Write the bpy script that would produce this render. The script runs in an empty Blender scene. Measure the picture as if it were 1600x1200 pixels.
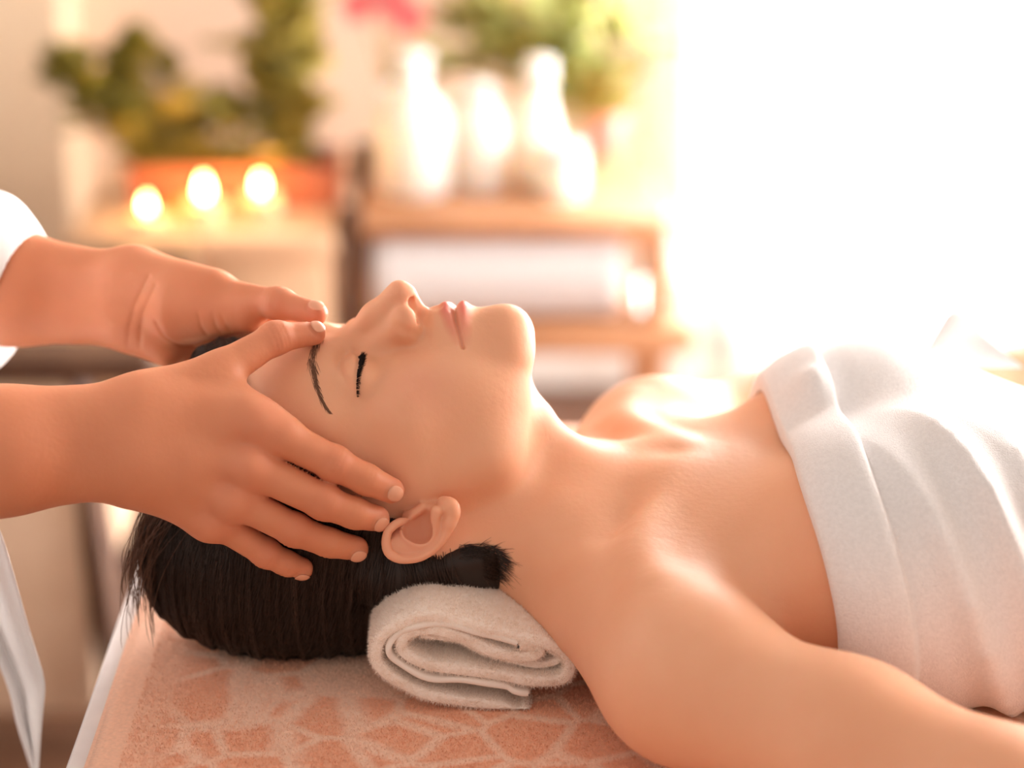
import bpy, bmesh, math, random
import numpy as np
from mathutils import Vector, Matrix, noise as mnoise

random.seed(7)
RNG = np.random.default_rng(7)
SC = bpy.context.scene
COL = SC.collection

# ------------------------------------------------------------------ camera
# World: z up, z = 0 on the massage table, patient lies along +x (head at -x), camera on the -y side
ELEV = math.radians(20.0)
DIST = 1.5
AIM_Z = 0.173
CAM = Vector((0.0, -DIST * math.cos(ELEV), AIM_Z + DIST * math.sin(ELEV)))
FPX = 85.0 / 36.0 * 1600.0
cam_data = bpy.data.cameras.new('camera')
cam_data.lens = 85.0
cam_data.sensor_width = 36.0
cam_data.clip_start = 0.05
cam_data.dof.use_dof = True
cam_data.dof.focus_distance = 1.44
cam_data.dof.aperture_fstop = 2.7
cam = bpy.data.objects.new('camera', cam_data)
COL.objects.link(cam)
cam.location = CAM
cam.rotation_euler = (math.pi / 2 - ELEV, 0, 0)
SC.camera = cam

# ------------------------------------------------------------------ light and exposure
SC.view_settings.view_transform = 'Standard'
SC.view_settings.look = 'None'
SC.view_settings.gamma = 1.0
SC.view_settings.use_curve_mapping = False
SC.view_settings.exposure = 0.14
world = bpy.data.worlds.new('world')
SC.world = world
world.use_nodes = True
wbg = world.node_tree.nodes['Background']
wbg.inputs['Color'].default_value = (1.0, 0.84, 0.73, 1)
wbg.inputs['Strength'].default_value = 0.74

# ------------------------------------------------------------------ small helpers
FLOOR_Z = -0.72
SINE, COSE = math.sin(ELEV), math.cos(ELEV)

def at(u, v, y):
    """Point (metres) on the sight line of a pixel of the 1600x1200 frame at world depth y (metres)."""
    b = (v - 600.0) / FPX
    t = (y - CAM.y) / (COSE - b * SINE)
    return Vector(((u - 800.0) / FPX * t, y, CAM.z - t * (SINE + b * COSE)))

def atm(u, v, ymm):
    p = at(u, v, ymm / 1000.0) * 1000.0
    return np.array((p.x, p.y, p.z), dtype=np.float64)

def tag(o, label=None, cat=None, group=None, kind=None):
    if label: o['label'] = label
    if cat: o['category'] = cat
    if group: o['group'] = group
    if kind: o['kind'] = kind
    return o

def link(name, me, mat=None, parent=None, smooth=True):
    o = bpy.data.objects.new(name, me)
    COL.objects.link(o)
    if mat is not None: me.materials.append(mat)
    if smooth:
        me.polygons.foreach_set('use_smooth', np.ones(len(me.polygons), dtype=bool))
    if parent is not None: o.parent = parent
    return o

def empty(name, loc=(0, 0, 0)):
    o = bpy.data.objects.new(name, None)
    COL.objects.link(o)
    o.location = loc
    o.empty_display_size = 0.05
    return o

def obj_bm(name, bm, mat, parent=None, smooth=True, offset=None):
    me = bpy.data.meshes.new(name)
    if offset is not None:
        bmesh.ops.translate(bm, verts=bm.verts, vec=-Vector(offset))
    bm.normal_update()
    bm.to_mesh(me); bm.free()
    return link(name, me, mat, parent, smooth)

def obj_np(name, verts, faces, mat, parent=None, smooth=True):
    """verts (N,3) metres, faces (M,3) or (M,4) index array"""
    me = bpy.data.meshes.new(name)
    verts = np.ascontiguousarray(verts, dtype=np.float32)
    faces = np.ascontiguousarray(faces, dtype=np.int32)
    n, k = faces.shape
    me.vertices.add(len(verts)); me.vertices.foreach_set('co', verts.ravel())
    me.loops.add(n * k); me.loops.foreach_set('vertex_index', faces.ravel())
    me.polygons.add(n)
    me.polygons.foreach_set('loop_start', np.arange(0, n * k, k, dtype=np.int32))
    me.update(calc_edges=True)
    return link(name, me, mat, parent, smooth)

def set_attr(o, name, vals):
    a = o.data.attributes.new(name, 'FLOAT', 'POINT')
    a.data.foreach_set('value', np.ascontiguousarray(vals, dtype=np.float32))

# ------------------------------------------------------------------ signed distance modelling (millimetres)
def smin(a, b, k):
    h = np.maximum(k - np.abs(a - b), 0.0) / k
    return np.minimum(a, b) - h * h * k * 0.25

def smax(a, b, k):
    return -smin(-a, -b, k)

def ell(P, c, r, R=None):
    q = P - np.asarray(c, P.dtype)
    if R is not None: q = q @ np.asarray(R, P.dtype).T
    r = np.asarray(r, P.dtype)
    k0 = np.sqrt(np.sum((q / r) ** 2, 1)) + 1e-6
    k1 = np.sqrt(np.sum((q / (r * r)) ** 2, 1)) + 1e-9
    return k0 * (k0 - 1.0) / k1

def sph(P, c, r):
    q = P - np.asarray(c, P.dtype)
    return np.sqrt(np.sum(q * q, 1)) - r

def cone(P, a, b, r1, r2):
    a = np.asarray(a, P.dtype); ba = np.asarray(b, P.dtype) - a
    q = P - a
    t = np.clip((q @ ba) / max(float(ba @ ba), 1e-6), 0, 1)
    q = q - t[:, None] * ba
    return np.sqrt(np.sum(q * q, 1)) - (r1 + (r2 - r1) * t)

def chain(P, pts, rs, k=4.0):
    d = None
    for i in range(len(pts) - 1):
        e = cone(P, pts[i], pts[i + 1], rs[i], rs[i + 1])
        d = e if d is None else smin(d, e, k)
    return d

def poly_d(P, pts):
    d = None
    for i in range(len(pts) - 1):
        e = cone(P, pts[i], pts[i + 1], 0.0, 0.0)
        d = e if d is None else np.minimum(d, e)
    return d

def spaced(breaks):
    """breaks: [(x, step), ...] -> coordinates whose spacing eases from step to step"""
    xs = [breaks[0][0]]
    while xs[-1] < breaks[-1][0]:
        x = xs[-1]
        st = np.interp(x, [b[0] for b in breaks], [b[1] for b in breaks])
        xs.append(x + st)
    return np.array(xs, dtype=np.float32)

def surface(sdf, xs, ys, zs, block=5, project=2, band=1.6):
    """Surface nets on a rectilinear grid, evaluated only near the surface. Returns verts (mm), quads."""
    nx, ny, nz = len(xs), len(ys), len(zs)
    ix = np.arange(0, nx, block); iy = np.arange(0, ny, block); iz = np.arange(0, nz, block)
    def centre(c, i):
        j = np.minimum(i + block, len(c) - 1)
        return (c[i] + c[j]) / 2, (c[j] - c[i]) / 2
    cx, hx = centre(xs, ix); cy, hy = centre(ys, iy); cz, hz = centre(zs, iz)
    G = np.stack(np.meshgrid(cx, cy, cz, indexing='ij'), -1).reshape(-1, 3).astype(np.float32)
    H = np.sqrt(sum(h ** 2 for h in np.meshgrid(hx, hy, hz, indexing='ij'))).ravel()
    dc = sdf(G)
    act = (np.abs(dc) < H * band).reshape(len(ix), len(iy), len(iz))
    sgn = np.where(dc < 0, -1.0, 1.0).astype(np.float32).reshape(act.shape)
    D = np.repeat(np.repeat(np.repeat(sgn, block, 0), block, 1), block, 2)[:nx, :ny, :nz] * 1e3
    A = np.repeat(np.repeat(np.repeat(act, block, 0), block, 1), block, 2)[:nx, :ny, :nz]
    I = np.argwhere(A)
    vals = np.empty(len(I), np.float32)
    CH = 400000
    for s in range(0, len(I), CH):
        J = I[s:s + CH]
        vals[s:s + CH] = sdf(np.stack([xs[J[:, 0]], ys[J[:, 1]], zs[J[:, 2]]], 1))
    D[A] = vals
    S = D < 0
    m = np.zeros((nx - 1, ny - 1, nz - 1), np.int8)
    for a in (0, 1):
        for b in (0, 1):
            for c in (0, 1):
                m += S[a:nx - 1 + a, b:ny - 1 + b, c:nz - 1 + c]
    cells = (m > 0) & (m < 8)
    idx = -np.ones(cells.shape, np.int32)
    C = np.argwhere(cells)
    idx[cells] = np.arange(len(C))
    acc = np.zeros((len(C), 3), np.float64); cnt = np.zeros(len(C))
    def pos(J): return np.stack([xs[J[:, 0]], ys[J[:, 1]], zs[J[:, 2]]], 1)
    corners = [(a, b, c) for a in (0, 1) for b in (0, 1) for c in (0, 1)]
    for p in corners:
        for ax in range(3):
            if p[ax]: continue
            q = list(p); q[ax] = 1
            A0, A1 = C + np.array(p), C + np.array(q)
            d0 = D[A0[:, 0], A0[:, 1], A0[:, 2]]; d1 = D[A1[:, 0], A1[:, 1], A1[:, 2]]
            cr = (d0 < 0) != (d1 < 0)
            t = np.where(cr, d0 / np.where(cr, d0 - d1, 1), 0)[:, None]
            acc += np.where(cr[:, None], pos(A0) * (1 - t) + pos(A1) * t, 0); cnt += cr
    V = (acc / cnt[:, None]).astype(np.float32)
    quads = []
    for ax in range(3):
        o1, o2 = [(1, 2), (2, 0), (0, 1)][ax]
        sl0 = [slice(None)] * 3; sl1 = [slice(None)] * 3
        sl0[ax] = slice(0, -1); sl1[ax] = slice(1, None)
        s0, s1 = S[tuple(sl0)], S[tuple(sl1)]
        E = np.argwhere(s0 != s1)
        ok = (E[:, o1] > 0) & (E[:, o2] > 0) & (E[:, o1] < D.shape[o1] - 1) & (E[:, o2] < D.shape[o2] - 1)
        E = E[ok]
        inside0 = s0[E[:, 0], E[:, 1], E[:, 2]]
        def cell(d1, d2):
            J = E.copy(); J[:, o1] += d1; J[:, o2] += d2
            return idx[J[:, 0], J[:, 1], J[:, 2]]
        a, b, c, d = cell(-1, -1), cell(0, -1), cell(0, 0), cell(-1, 0)
        q = np.stack([a, b, c, d], 1)
        q[~inside0] = q[~inside0][:, ::-1]
        quads.append(q)
    Q = np.concatenate(quads)
    Q = Q[(Q >= 0).all(1)]
    for _ in range(project):
        d = np.concatenate([sdf(V[s:s + CH]) for s in range(0, len(V), CH)])
        g = gradient(sdf, V)
        V = (V - np.clip(d, -1.5, 1.5)[:, None] * g * 0.9).astype(np.float32)
    return V, Q

def gradient(sdf, V, h=0.35):
    out = np.zeros_like(V)
    CH = 400000
    for s in range(0, len(V), CH):
        W = V[s:s + CH]
        # tetrahedral differences
        g = np.zeros_like(W)
        for e in ((1, -1, -1), (-1, -1, 1), (-1, 1, -1), (1, 1, 1)):
            e = np.array(e, np.float32)
            g += e * sdf(W + e * h)[:, None]
        n = np.sqrt(np.sum(g * g, 1, keepdims=True)) + 1e-9
        out[s:s + CH] = g / n
    return out

# ------------------------------------------------------------------ materials
def mat(name, color, rough=0.6, spec=0.4, metal=0.0):
    m = bpy.data.materials.new(name)
    m.use_nodes = True
    p = m.node_tree.nodes['Principled BSDF']
    p.inputs['Base Color'].default_value = (*color, 1)
    p.inputs['Roughness'].default_value = rough
    p.inputs['Specular IOR Level'].default_value = spec
    p.inputs['Metallic'].default_value = metal
    return m
def nd(m, kind, **kw):
    n = m.node_tree.nodes.new(kind)
    for k, v in kw.items():
        if k in n.inputs: n.inputs[k].default_value = v
        else: setattr(n, k, v)
    return n
def lk(m, a, ao, b, bi): m.node_tree.links.new(a.outputs[ao], b.inputs[bi])
def bsdf(m): return m.node_tree.nodes['Principled BSDF']

def mottle(m, c1, c2, scale, detail=3.0, rough=None, bump=0.0, bscale=None, dist=0.002):
    """object-space noise between two colours and a fine bump"""
    p = bsdf(m)
    tc = nd(m, 'ShaderNodeTexCoord')
    n = nd(m, 'ShaderNodeTexNoise', Scale=scale, Detail=detail)
    lk(m, tc, 'Object', n, 'Vector')
    r = nd(m, 'ShaderNodeValToRGB')
    r.color_ramp.elements[0].position = 0.35; r.color_ramp.elements[1].position = 0.65
    r.color_ramp.elements[0].color = (*c1, 1); r.color_ramp.elements[1].color = (*c2, 1)
    lk(m, n, 'Fac', r, 'Fac'); lk(m, r, 'Color', p, 'Base Color')
    if bump:
        n2 = nd(m, 'ShaderNodeTexNoise', Scale=bscale or scale * 8, Detail=2.0)
        lk(m, tc, 'Object', n2, 'Vector')
        b = nd(m, 'ShaderNodeBump', Strength=bump, Distance=dist)
        lk(m, n2, 'Fac', b, 'Height'); lk(m, b, 'Normal', p, 'Normal')
    return m

# ------------------------------------------------------------------ the patient's body (millimetres)
HEAD_O = np.array((-58.0, 0.0, 124.0))
_th, _ph = math.radians(10.0), math.radians(7.0)
_F0 = np.array((-math.sin(_th), 0, math.cos(_th)))
HU = np.array((-math.cos(_th), 0, -math.sin(_th)))          # towards the crown
_L0 = np.array((0.0, -1.0, 0.0))
HF = math.cos(_ph) * _F0 + math.sin(_ph) * _L0              # towards the face
HL = math.cos(_ph) * _L0 - math.sin(_ph) * _F0              # towards the camera-side ear
HM = np.stack([HF, HL, HU])                                 # rows: forward, lateral, up

def to_head(P):
    return (P - HEAD_O.astype(P.dtype)) @ HM.T.astype(P.dtype)
def from_head(a, y, b):
    return HEAD_O + HM.T @ np.array((a, y, b), dtype=np.float64)

def gauss(d, w): return np.exp(-(d / w) ** 2)

# curves on the face, as (lateral, up)
MOUTH = [(0, -40.6), (5, -40.0), (11, -40.6), (18, -41.8), (24.5, -42.8)]
LIDLINE = [(11.5, 24.5), (14, 22.8), (18, 21.2), (25, 20.0), (33, 20.2), (40, 21.6), (46.5, 23.2)]
FOLD = [(14, 28.5), (18, 31.0), (24, 32.5), (31, 32.5), (38, 30.0), (44, 26.0)]
UPPER = [(0, -36.2), (5, -35.4), (12, -37.2), (22, -41.0)]
LOWER = [(0, -46.2), (8, -46.0), (15, -45.0), (22, -43.4)]
PROFILE_B = [-84, -79, -74, -68, -62, -57, -52, -46, -40, -34, -30, -26, -23]
PROFILE_A = [85.0, 88.8, 91.6, 93.0, 93.0, 93.0, 94.2, 96.0, 96.8, 98.4, 99.6, 101.0, 102.0]

def line2(Y, B, pts):
    d = None
    for (y0, b0), (y1, b1) in zip(pts[:-1], pts[1:]):
        dy, db = y1 - y0, b1 - b0
        t = np.clip(((Y - y0) * dy + (B - b0) * db) / (dy * dy + db * db), 0, 1)
        e = np.hypot(Y - y0 - t * dy, B - b0 - t * db)
        d = e if d is None else np.minimum(d, e)
    return d

def face_relief(Q):
    """how far the skin stands forward of the plain head at (lateral, up)"""
    Y, B = Q[:, 1], Q[:, 2]
    H = np.interp(B, PROFILE_X, PROFILE_D, left=0, right=0) * np.exp(-(Y / 21.0) ** 2)
    fade = np.clip((25.0 - Y) / 14.0, 0, 1)
    fade = fade * fade * (3 - 2 * fade)
    H = H + 3.4 * gauss(line2(Y, B, UPPER), 3.3) * fade
    H = H + 3.8 * gauss(line2(Y, B, LOWER), 3.9) * fade
    H = H - 3.2 * gauss(line2(Y, B, MOUTH), 1.25)
    H = H - 0.8 * gauss(line2(Y, B, [(0, -26), (0, -32)]), 2.4) + 0.5 * gauss(line2(Y, B, [(5, -27), (5.2, -33)]), 2.0)
    H = H - 1.6 * gauss(line2(Y, B, LIDLINE), 1.3) - 1.5 * gauss(line2(Y, B, FOLD), 2.0)
    return H

def head_sdf(Q):
    Q = Q.copy()
    m = (Q[:, 0] > 40) & (Q[:, 1] < 60) & (Q[:, 2] < 40)
    if m.any():
        q = Q[m]
        Q[m, 0] = q[:, 0] - face_relief(q) * np.clip((q[:, 0] - 55) / 20, 0, 1)
    d = head_base(Q)
    # nostril
    c = cone(Q, (109.5, 4.8, -16.0), (99.5, 11.8, -17.5), 2.4, 3.3)
    c = np.minimum(c, cone(Q, (106, 5.0, -10.0), (98, 9.5, -12), 1.8, 2.6))
    c = np.minimum(c, cone(Q, (108, 5.0, -20.5), (98.5, 11.6, -22), 2.4, 3.4))
    d = smax(d, -c, 1.6)
    d = d + 2.0 * gauss(poly_d(Q, [(101, 20.0, -5), (95, 20.5, -13), (91, 17, -21)]), 2.6)     # alar crease
    return d

def head_base(Q):
    """Q in head frame (forward, lateral, up), lateral folded by the caller"""
    d = ell(Q, (-2, 0, 46), (92, 72, 80))                                # cranium
    d = smin(d, ell(Q, (43, 0, 58), (47, 55, 46)), 24)                    # forehead
    d = smin(d, ell(Q, (22, 0, -14), (60, 57, 64)), 22)                   # mid face
    d = smin(d, cone(Q, (18, 41, -44), (64, 14, -66), 16, 15), 24)        # jaw
    d = smin(d, cone(Q, (14, 48, -8), (18, 42, -44), 19, 16), 20)         # ramus
    d = smin(d, ell(Q, (74.5, 0, -69.0), (17.0, 19.5, 16.0)), 14)           # chin
    d = smin(d, ell(Q, (48, 41, -3), (25, 22, 18)), 22)                   # cheekbone
    d = smin(d, ell(Q, (52, 28, -30), (26, 21, 28)), 20)                  # cheek
    d = smin(d, ell(Q, (66, 0, -38), (27.0, 24, 29)), 13)                 # dental arch
    d = smin(d, cone(Q, (81, 9, 42), (58, 47, 42), 10, 10), 14)           # brow ridge
    d = smax(d, -ell(Q, (99, 26.5, 22), (15.5, 17, 13)), 10)                # orbit
    d = smin(d, ell(Q, (72.6, 27.5, 23), (15.4, 18.0, 13.5)), 6)        # closed lids over the eyeball
    # nose
    d = smin(d, ell(Q, (74, 0, -25), (20, 19, 13)), 8)                    # base of the nose
    n = cone(Q, (88.0, 0, 29), (102.6, 0, 9), 6.4, 5.8)
    n = smin(n, cone(Q, (102.6, 0, 9), (113.4, 0, -9.5), 5.8, 8.2), 8)
    n = smin(n, cone(Q, (84, 6, 12), (97, 9, -9), 7, 8), 10)
    n = smin(n, ell(Q, (98.5, 13.0, -10.8), (11.0, 5.8, 7.6)), 6)
    n = smin(n, cone(Q, (98, 0, -20.5), (111, 0, -15.0), 3.4, 4.4), 5)
    d = smin(d, n, 8)
    return d

def _profile_delta():
    a = np.linspace(60, 110, 501).astype(np.float32)
    out = []
    for b, want in zip(PROFILE_B, PROFILE_A):
        d = head_base(np.stack([a, np.zeros_like(a), np.full_like(a, b)], 1))
        out.append(want - a[np.where(d < 0)[0][-1]] if (d < 0).any() else 0.0)
    out[0] *= 0.3
    bb = np.arange(-92.0, -8.0, 1.0)
    dd = np.interp(bb, PROFILE_B + [-17.0], out + [0.0], left=0, right=0)
    ker = np.exp(-(np.arange(-8, 9) / 3.2) ** 2); ker /= ker.sum()
    return bb, np.convolve(dd, ker, mode='same')
PROFILE_X, PROFILE_D = _profile_delta()

# the ear on the camera side, drawn in place (rim flares away from the head)
def spline(pts, n=4):
    p = [np.asarray(q, np.float64) for q in pts]
    out = []
    for i in range(len(p) - 1):
        a, b, c, d = p[max(i - 1, 0)], p[i], p[i + 1], p[min(i + 2, len(p) - 1)]
        for j in range(n):
            t = j / n
            out.append(0.5 * (2 * b + (c - a) * t + (2 * a - 5 * b + 4 * c - d) * t * t + (3 * b - a - 3 * c + d) * t ** 3))
    return out + [p[-1]]
def schain(P, pts, rs, k=3.0, n=3):
    q = spline([tuple(p) + (r,) for p, r in zip(pts, rs)], n)
    d = None
    for i in range(len(q) - 1):
        e = cone(P, q[i][:3], q[i + 1][:3], float(q[i][3]), float(q[i + 1][3]))
        d = e if d is None else np.minimum(d, e)
    return d
def ear_pts(L): return [atm(570 + (520 + (a - 520) * 0.93) / 6.154, 740 + (560 + (b - 560) * 0.93) / 6.154, y) for a, b, y in L]
EAR_RIM = ear_pts([(455, 470, -77), (330, 455, -82), (215, 540, -86), (180, 660, -89), (205, 770, -91), (290, 830, -92), (400, 842, -92),
                   (530, 820, -91), (645, 755, -89), (740, 665, -87), (800, 570, -85), (835, 470, -83)])
EAR_ANTI = ear_pts([(345, 550, -82), (385, 630, -85), (470, 690, -87), (570, 700, -87), (655, 640, -86), (685, 540, -85), (685, 430, -84), (700, 350, -83)])
EAR_LOBE = ear_pts([(840, 470, -83), (868, 375, -81), (845, 295, -79), (775, 258, -76)])
EAR_TRAGUS = ear_pts([(390, 390, -71), (475, 365, -74), (550, 310, -73)])
EAR_PLATE = ear_pts([(260, 700, -83), (420, 760, -84), (600, 690, -82), (720, 550, -80), (780, 400, -77)])
EAR_CONCHA = ear_pts([(555, 470, -79), (550, 555, -81), (465, 555, -81)])
EAR_NOTCH = ear_pts([(615, 300, -78), (590, 400, -79), (560, 470, -79)])

def ear_sdf(P):
    pl = schain(P, EAR_PLATE, [6.0, 6.5, 6.5, 6.5, 5.5], 5)
    pl = smin(pl, chain(P, ear_pts([(420, 560, -74), (600, 480, -73), (700, 380, -72)]), [9, 9, 7], 8), 8)
    c = schain(P, EAR_CONCHA, [6.6, 8.2, 6.5], 5)
    c = smin(c, schain(P, EAR_NOTCH, [3.2, 4.6, 6.0], 4), 4)
    sc = schain(P, ear_pts([(275, 600, -89), (290, 700, -92), (375, 775, -93), (520, 770, -93), (650, 700, -91), (745, 560, -89), (765, 470, -88)]),
                [2.8, 3.0, 2.6, 2.2, 2.0, 1.8, 1.2], 2)
    pl = smax(pl, -sc, 3.0)
    d = smin(pl, schain(P, EAR_RIM, [2.0, 2.5, 2.7, 2.8, 2.9, 2.9, 2.8, 2.8, 2.8, 2.8, 3.0, 3.6], 1.5), 1.2)
    d = smin(d, schain(P, EAR_ANTI, [1.6, 2.0, 2.4, 2.6, 2.6, 2.5, 3.0, 3.6], 1.5), 1.5)
    d = smax(d, -sc, 1.2)
    d = smin(d, schain(P, EAR_LOBE, [3.6, 4.8, 5.2, 4.0], 3), 3)
    d = smax(d, -c, 2.5)
    d = smin(d, schain(P, EAR_TRAGUS, [2.2, 2.8, 2.4], 3), 3)
    return d

def body_sdf(P, detail=True, ear=True, arms=True, torso_only=False):
    n = len(P)
    d = np.full(n, 500.0, np.float32)
    A = P.copy(); A[:, 1] = np.sqrt(A[:, 1] ** 2 + 144.0)   # left/right symmetric trunk, smooth across the middle
    # ---------------- trunk
    mt = P[:, 0] > -70
    if mt.any():
        T = A[mt]
        t = ell(T, (285, 0, 62), (225, 150, 76))                          # rib cage
        t = smin(t, ell(T, (235, 72, 98), (88, 74, 62)), 40)              # breast
        t = smin(t, cone(T, (112, 0, 66), (92, 140, 62), 52, 44), 50)     # shoulder girdle
        if not torso_only:
            t = smin(t, cone(T, (20, 20, 70), (82, 135, 62), 42, 36), 36) # trapezius
            t = smin(t, ell(T, (103, 178, 62), (48, 42, 46)), 30)          # deltoid
        if arms and not torso_only:
            t = smin(t, chain(T, [(102, 182, 58), (185, 232, 48), (260, 288, 40), (345, 352, 36), (470, 400, 33), (590, 420, 28)],
                              [45, 43, 39, 34, 35, 27], 20), 22)
        if not torso_only:
            t = smin(t, schain(T, [(106, 16, 117), (92, 55, 113), (76, 105, 106), (82, 150, 100)], [5.0, 5.0, 5.0, 5.0], 6), 20)   # collar bone
            t = t + 5.0 * gauss(sph(P[mt], (98, -2, 130), 0), 14)                                 # notch
            t = t + 3.0 * gauss(poly_d(T, [(70, 48, 112), (58, 85, 104)]), 14)               # hollow above the collar bone
            t = t + 5.0 * gauss(poly_d(T, [(165, 178, 72), (205, 170, 58)]), 13)             # fold of the armpit
        d[mt] = t
    if torso_only: return d
    # ---------------- head and neck
    mh = P[:, 0] < 130
    if mh.any():
        W = P[mh]
        nk = cone(W, (-48, 0, 96), (85, 0, 62), 53, 57)
        Wa = A[mh]
        nk = smin(nk, chain(Wa, [(-42, 62, 88), (30, 44, 98), (92, 13, 108)], [13, 12, 6.5], 10), 14)
        nk = smin(nk, cone(W, (15, -4, 147), (40, -2, 114), 12, 10), 26)   # larynx
        dd = smin(d[mh], nk, 30)
        mq = (W[:, 0] < 60)
        if mq.any():
            Wq = W[mq]
            Q = to_head(Wq); Q[:, 1] = np.sqrt(Q[:, 1] ** 2 + 1.0)
            h = head_sdf(Q)
            x = smin(dd[mq], h, 20)
            if ear:
                near = np.abs(Wq - np.array((-58, -80, 108), np.float32)).max(1) < 60
                if near.any(): x[near] = smin(x[near], ear_sdf(Wq[near]), 4)
            dd[mq] = x
        d[mh] = dd
    return d

# ------------------------------------------------------------------ the masseur's arms and hands (millimetres)
def mirror_head(p):
    q = HM @ (np.asarray(p, np.float64) - HEAD_O)
    q[1] = -q[1]
    return HEAD_O + HM.T @ q

NEAR = dict(
    index=[(402, 663, -82), (522, 724, -83), (572, 749, -82), (611, 766, -79)],
    middle=[(386, 726, -90), (506, 784, -90), (554, 802, -87), (588, 810, -81)],
    ring=[(362, 776, -92), (460, 828, -90), (514, 848, -87), (556, 857, -82)],
    pinky=[(330, 808, -88), (415, 864, -82), (447, 880, -79), (472, 888, -76)],
    thumb=[(258, 628, -74), (345, 580, -58), (430, 528, -38), (490, 521, -26)],
)
FINGER_R = dict(index=[11.8, 10.3, 9.2, 7.8], middle=[11.8, 10.4, 9.3, 7.9], ring=[11.0, 9.6, 8.7, 7.5],
                pinky=[10.0, 8.4, 7.6, 6.6], thumb=[16.0, 12.0, 9.0, 7.2])
NH = {k: [atm(*p) for p in v] for k, v in NEAR.items()}
FH = {k: [mirror_head(p) for p in v] for k, v in NH.items()}
FH['thumb'] = [atm(*p) for p in ((262, 462, 60), (345, 466, 42), (436, 474, 16), (494, 490, 2))]
NEAR_WRIST = [atm(205, 646, -84), atm(205, 726, -92)]
NEAR_ARM = [atm(0, 672, -104), atm(0, 738, -108)]
FAR_WRIST = [atm(205, 440, 78), atm(212, 500, 72)]
FAR_ARM = [atm(20, 419, 100), atm(20, 482, 98)]
NEAR_ELBOW, FAR_ELBOW = np.array((-485.0, -165, 165)), np.array((-485.0, 165, 185))
NEAR_SHOULDER, FAR_SHOULDER = np.array((-560.0, -195, 430)), np.array((-560.0, 195, 430))

def unit(v): return v / (np.linalg.norm(v) + 1e-9)

def finger_frame(J, i, palm_c):
    """axis along the finger at joint i and the outward (back of hand) direction there"""
    ax = unit(J[min(i + 1, len(J) - 1)] - J[i - 1])
    out = J[i] - palm_c
    out = unit(out - ax * (out @ ax))
    return ax, out

def hand_sdf(P, H, wrist, inward, extra, thumb_out, creases=()):
    """H: joints; inward: point inside the head the hand is cupped around"""
    d = None
    for f in ('index', 'middle', 'ring', 'pinky'):
        J, R = H[f], FINGER_R[f]
        e = chain(P, J, R, 3.0)
        e = smin(e, sph(P, J[1], R[1] + 0.4), 3)
        for i, sp in ((1, (-2.6, 0.0, 2.6)), (2, (-1.2, 1.2))):           # skin folds over the knuckles
            ax, out = finger_frame(J, i, inward)
            q = P - J[i].astype(P.dtype)
            s = q @ ax.astype(P.dtype); o = q @ out.astype(P.dtype)
            m = np.exp(-(np.sum(q * q, 1)) / 160.0) * np.clip(o / 5.0, 0, 1)
            for x in sp: e = e + 0.75 * m * gauss(s - x, 0.75)
        d = e if d is None else smin(d, e, 1.5)
    mid = (wrist[0] + wrist[1]) / 2
    carp = {'index': wrist[0] * 0.75 + wrist[1] * 0.25, 'middle': mid, 'ring': wrist[0] * 0.35 + wrist[1] * 0.65, 'pinky': wrist[0] * 0.08 + wrist[1] * 0.92}
    palm = None
    for f, r in (('index', 12.5), ('middle', 12.5), ('ring', 12.5), ('pinky', 12)):
        e = cone(P, carp[f], H[f][0], 15.5, r)
        palm = e if palm is None else smin(palm, e, 12)
    d = smin(d, palm, 9)
    for f in ('index', 'middle', 'ring', 'pinky'):                         # knuckles and the dips between them
        ax, out = finger_frame([mid, H[f][0], H[f][1]], 1, inward)
        d = smin(d, sph(P, H[f][0] + out * 4.6, 9.0), 7)
    for f, g in (('index', 'middle'), ('middle', 'ring'), ('ring', 'pinky')):   # furrows between the tendons
        e0 = (carp[f] + carp[g]) / 2; e1 = (H[f][0] + H[g][0]) / 2
        out = unit(e1 - inward)
        d = d + 1.5 * gauss(poly_d(P, [e0 * 0.4 + e1 * 0.6 + out * 14, e1 + out * 13]), 6.5)
    # thumb
    T, R = H['thumb'], FINGER_R['thumb']
    t = chain(P, T, R, 6.0)
    t = smin(t, sph(P, T[2], 9.2), 4)
    ax = unit(T[3] - T[1])
    out = thumb_out - ax * (thumb_out @ ax); out = unit(out)
    q = P - T[2].astype(P.dtype)
    s = q @ ax.astype(P.dtype); o = q @ out.astype(P.dtype)
    m = np.exp(-(np.sum(q * q, 1)) / 170.0) * np.clip(o / 5.0, 0, 1)
    for x in (-4.0, -1.4, 1.4, 3.6): t = t + 0.8 * m * gauss(s - x, 0.8)
    d = smin(d, t, 12)
    d = smin(d, cone(P, T[0] * 0.5 + T[1] * 0.5, H['index'][0] * 0.72 + mid * 0.28, 9, 9), 14)   # web
    d = smin(d, cone(P, mid, T[0], 15, 14), 18)
    for a_, b_, r1, r2 in extra: d = smin(d, cone(P, a_, b_, r1, r2), 9)
    for pts, wd, am in creases:
        L = np.stack([P[:, 0], P[:, 2]], 1)
        d = d + am * gauss(line2(L[:, 0], L[:, 1], pts), wd)
    # nails: a shallow plate with a groove round it
    for f in ('index', 'middle', 'ring', 'pinky', 'thumb'):
        c, ax, out, rr = nail_frame(H, f, inward, thumb_out)
        q = P - c.astype(P.dtype)
        near = np.sum(q * q, 1) < 200
        if near.any():
            q = q[near]
            a_, o_ = q @ ax.astype(P.dtype), q @ out.astype(P.dtype)
            w_ = q @ np.cross(ax, out).astype(P.dtype)
            e = np.sqrt((a_ / (rr * 0.98)) ** 2 + (w_ / (rr * 0.80)) ** 2)
            d[near] = d[near] + np.where(o_ > -4, 0.55 * np.exp(-((e - 1.0) / 0.14) ** 2) * (a_ < rr * 0.7) - 0.25 * (e < 0.9), 0)
    return d

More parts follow.
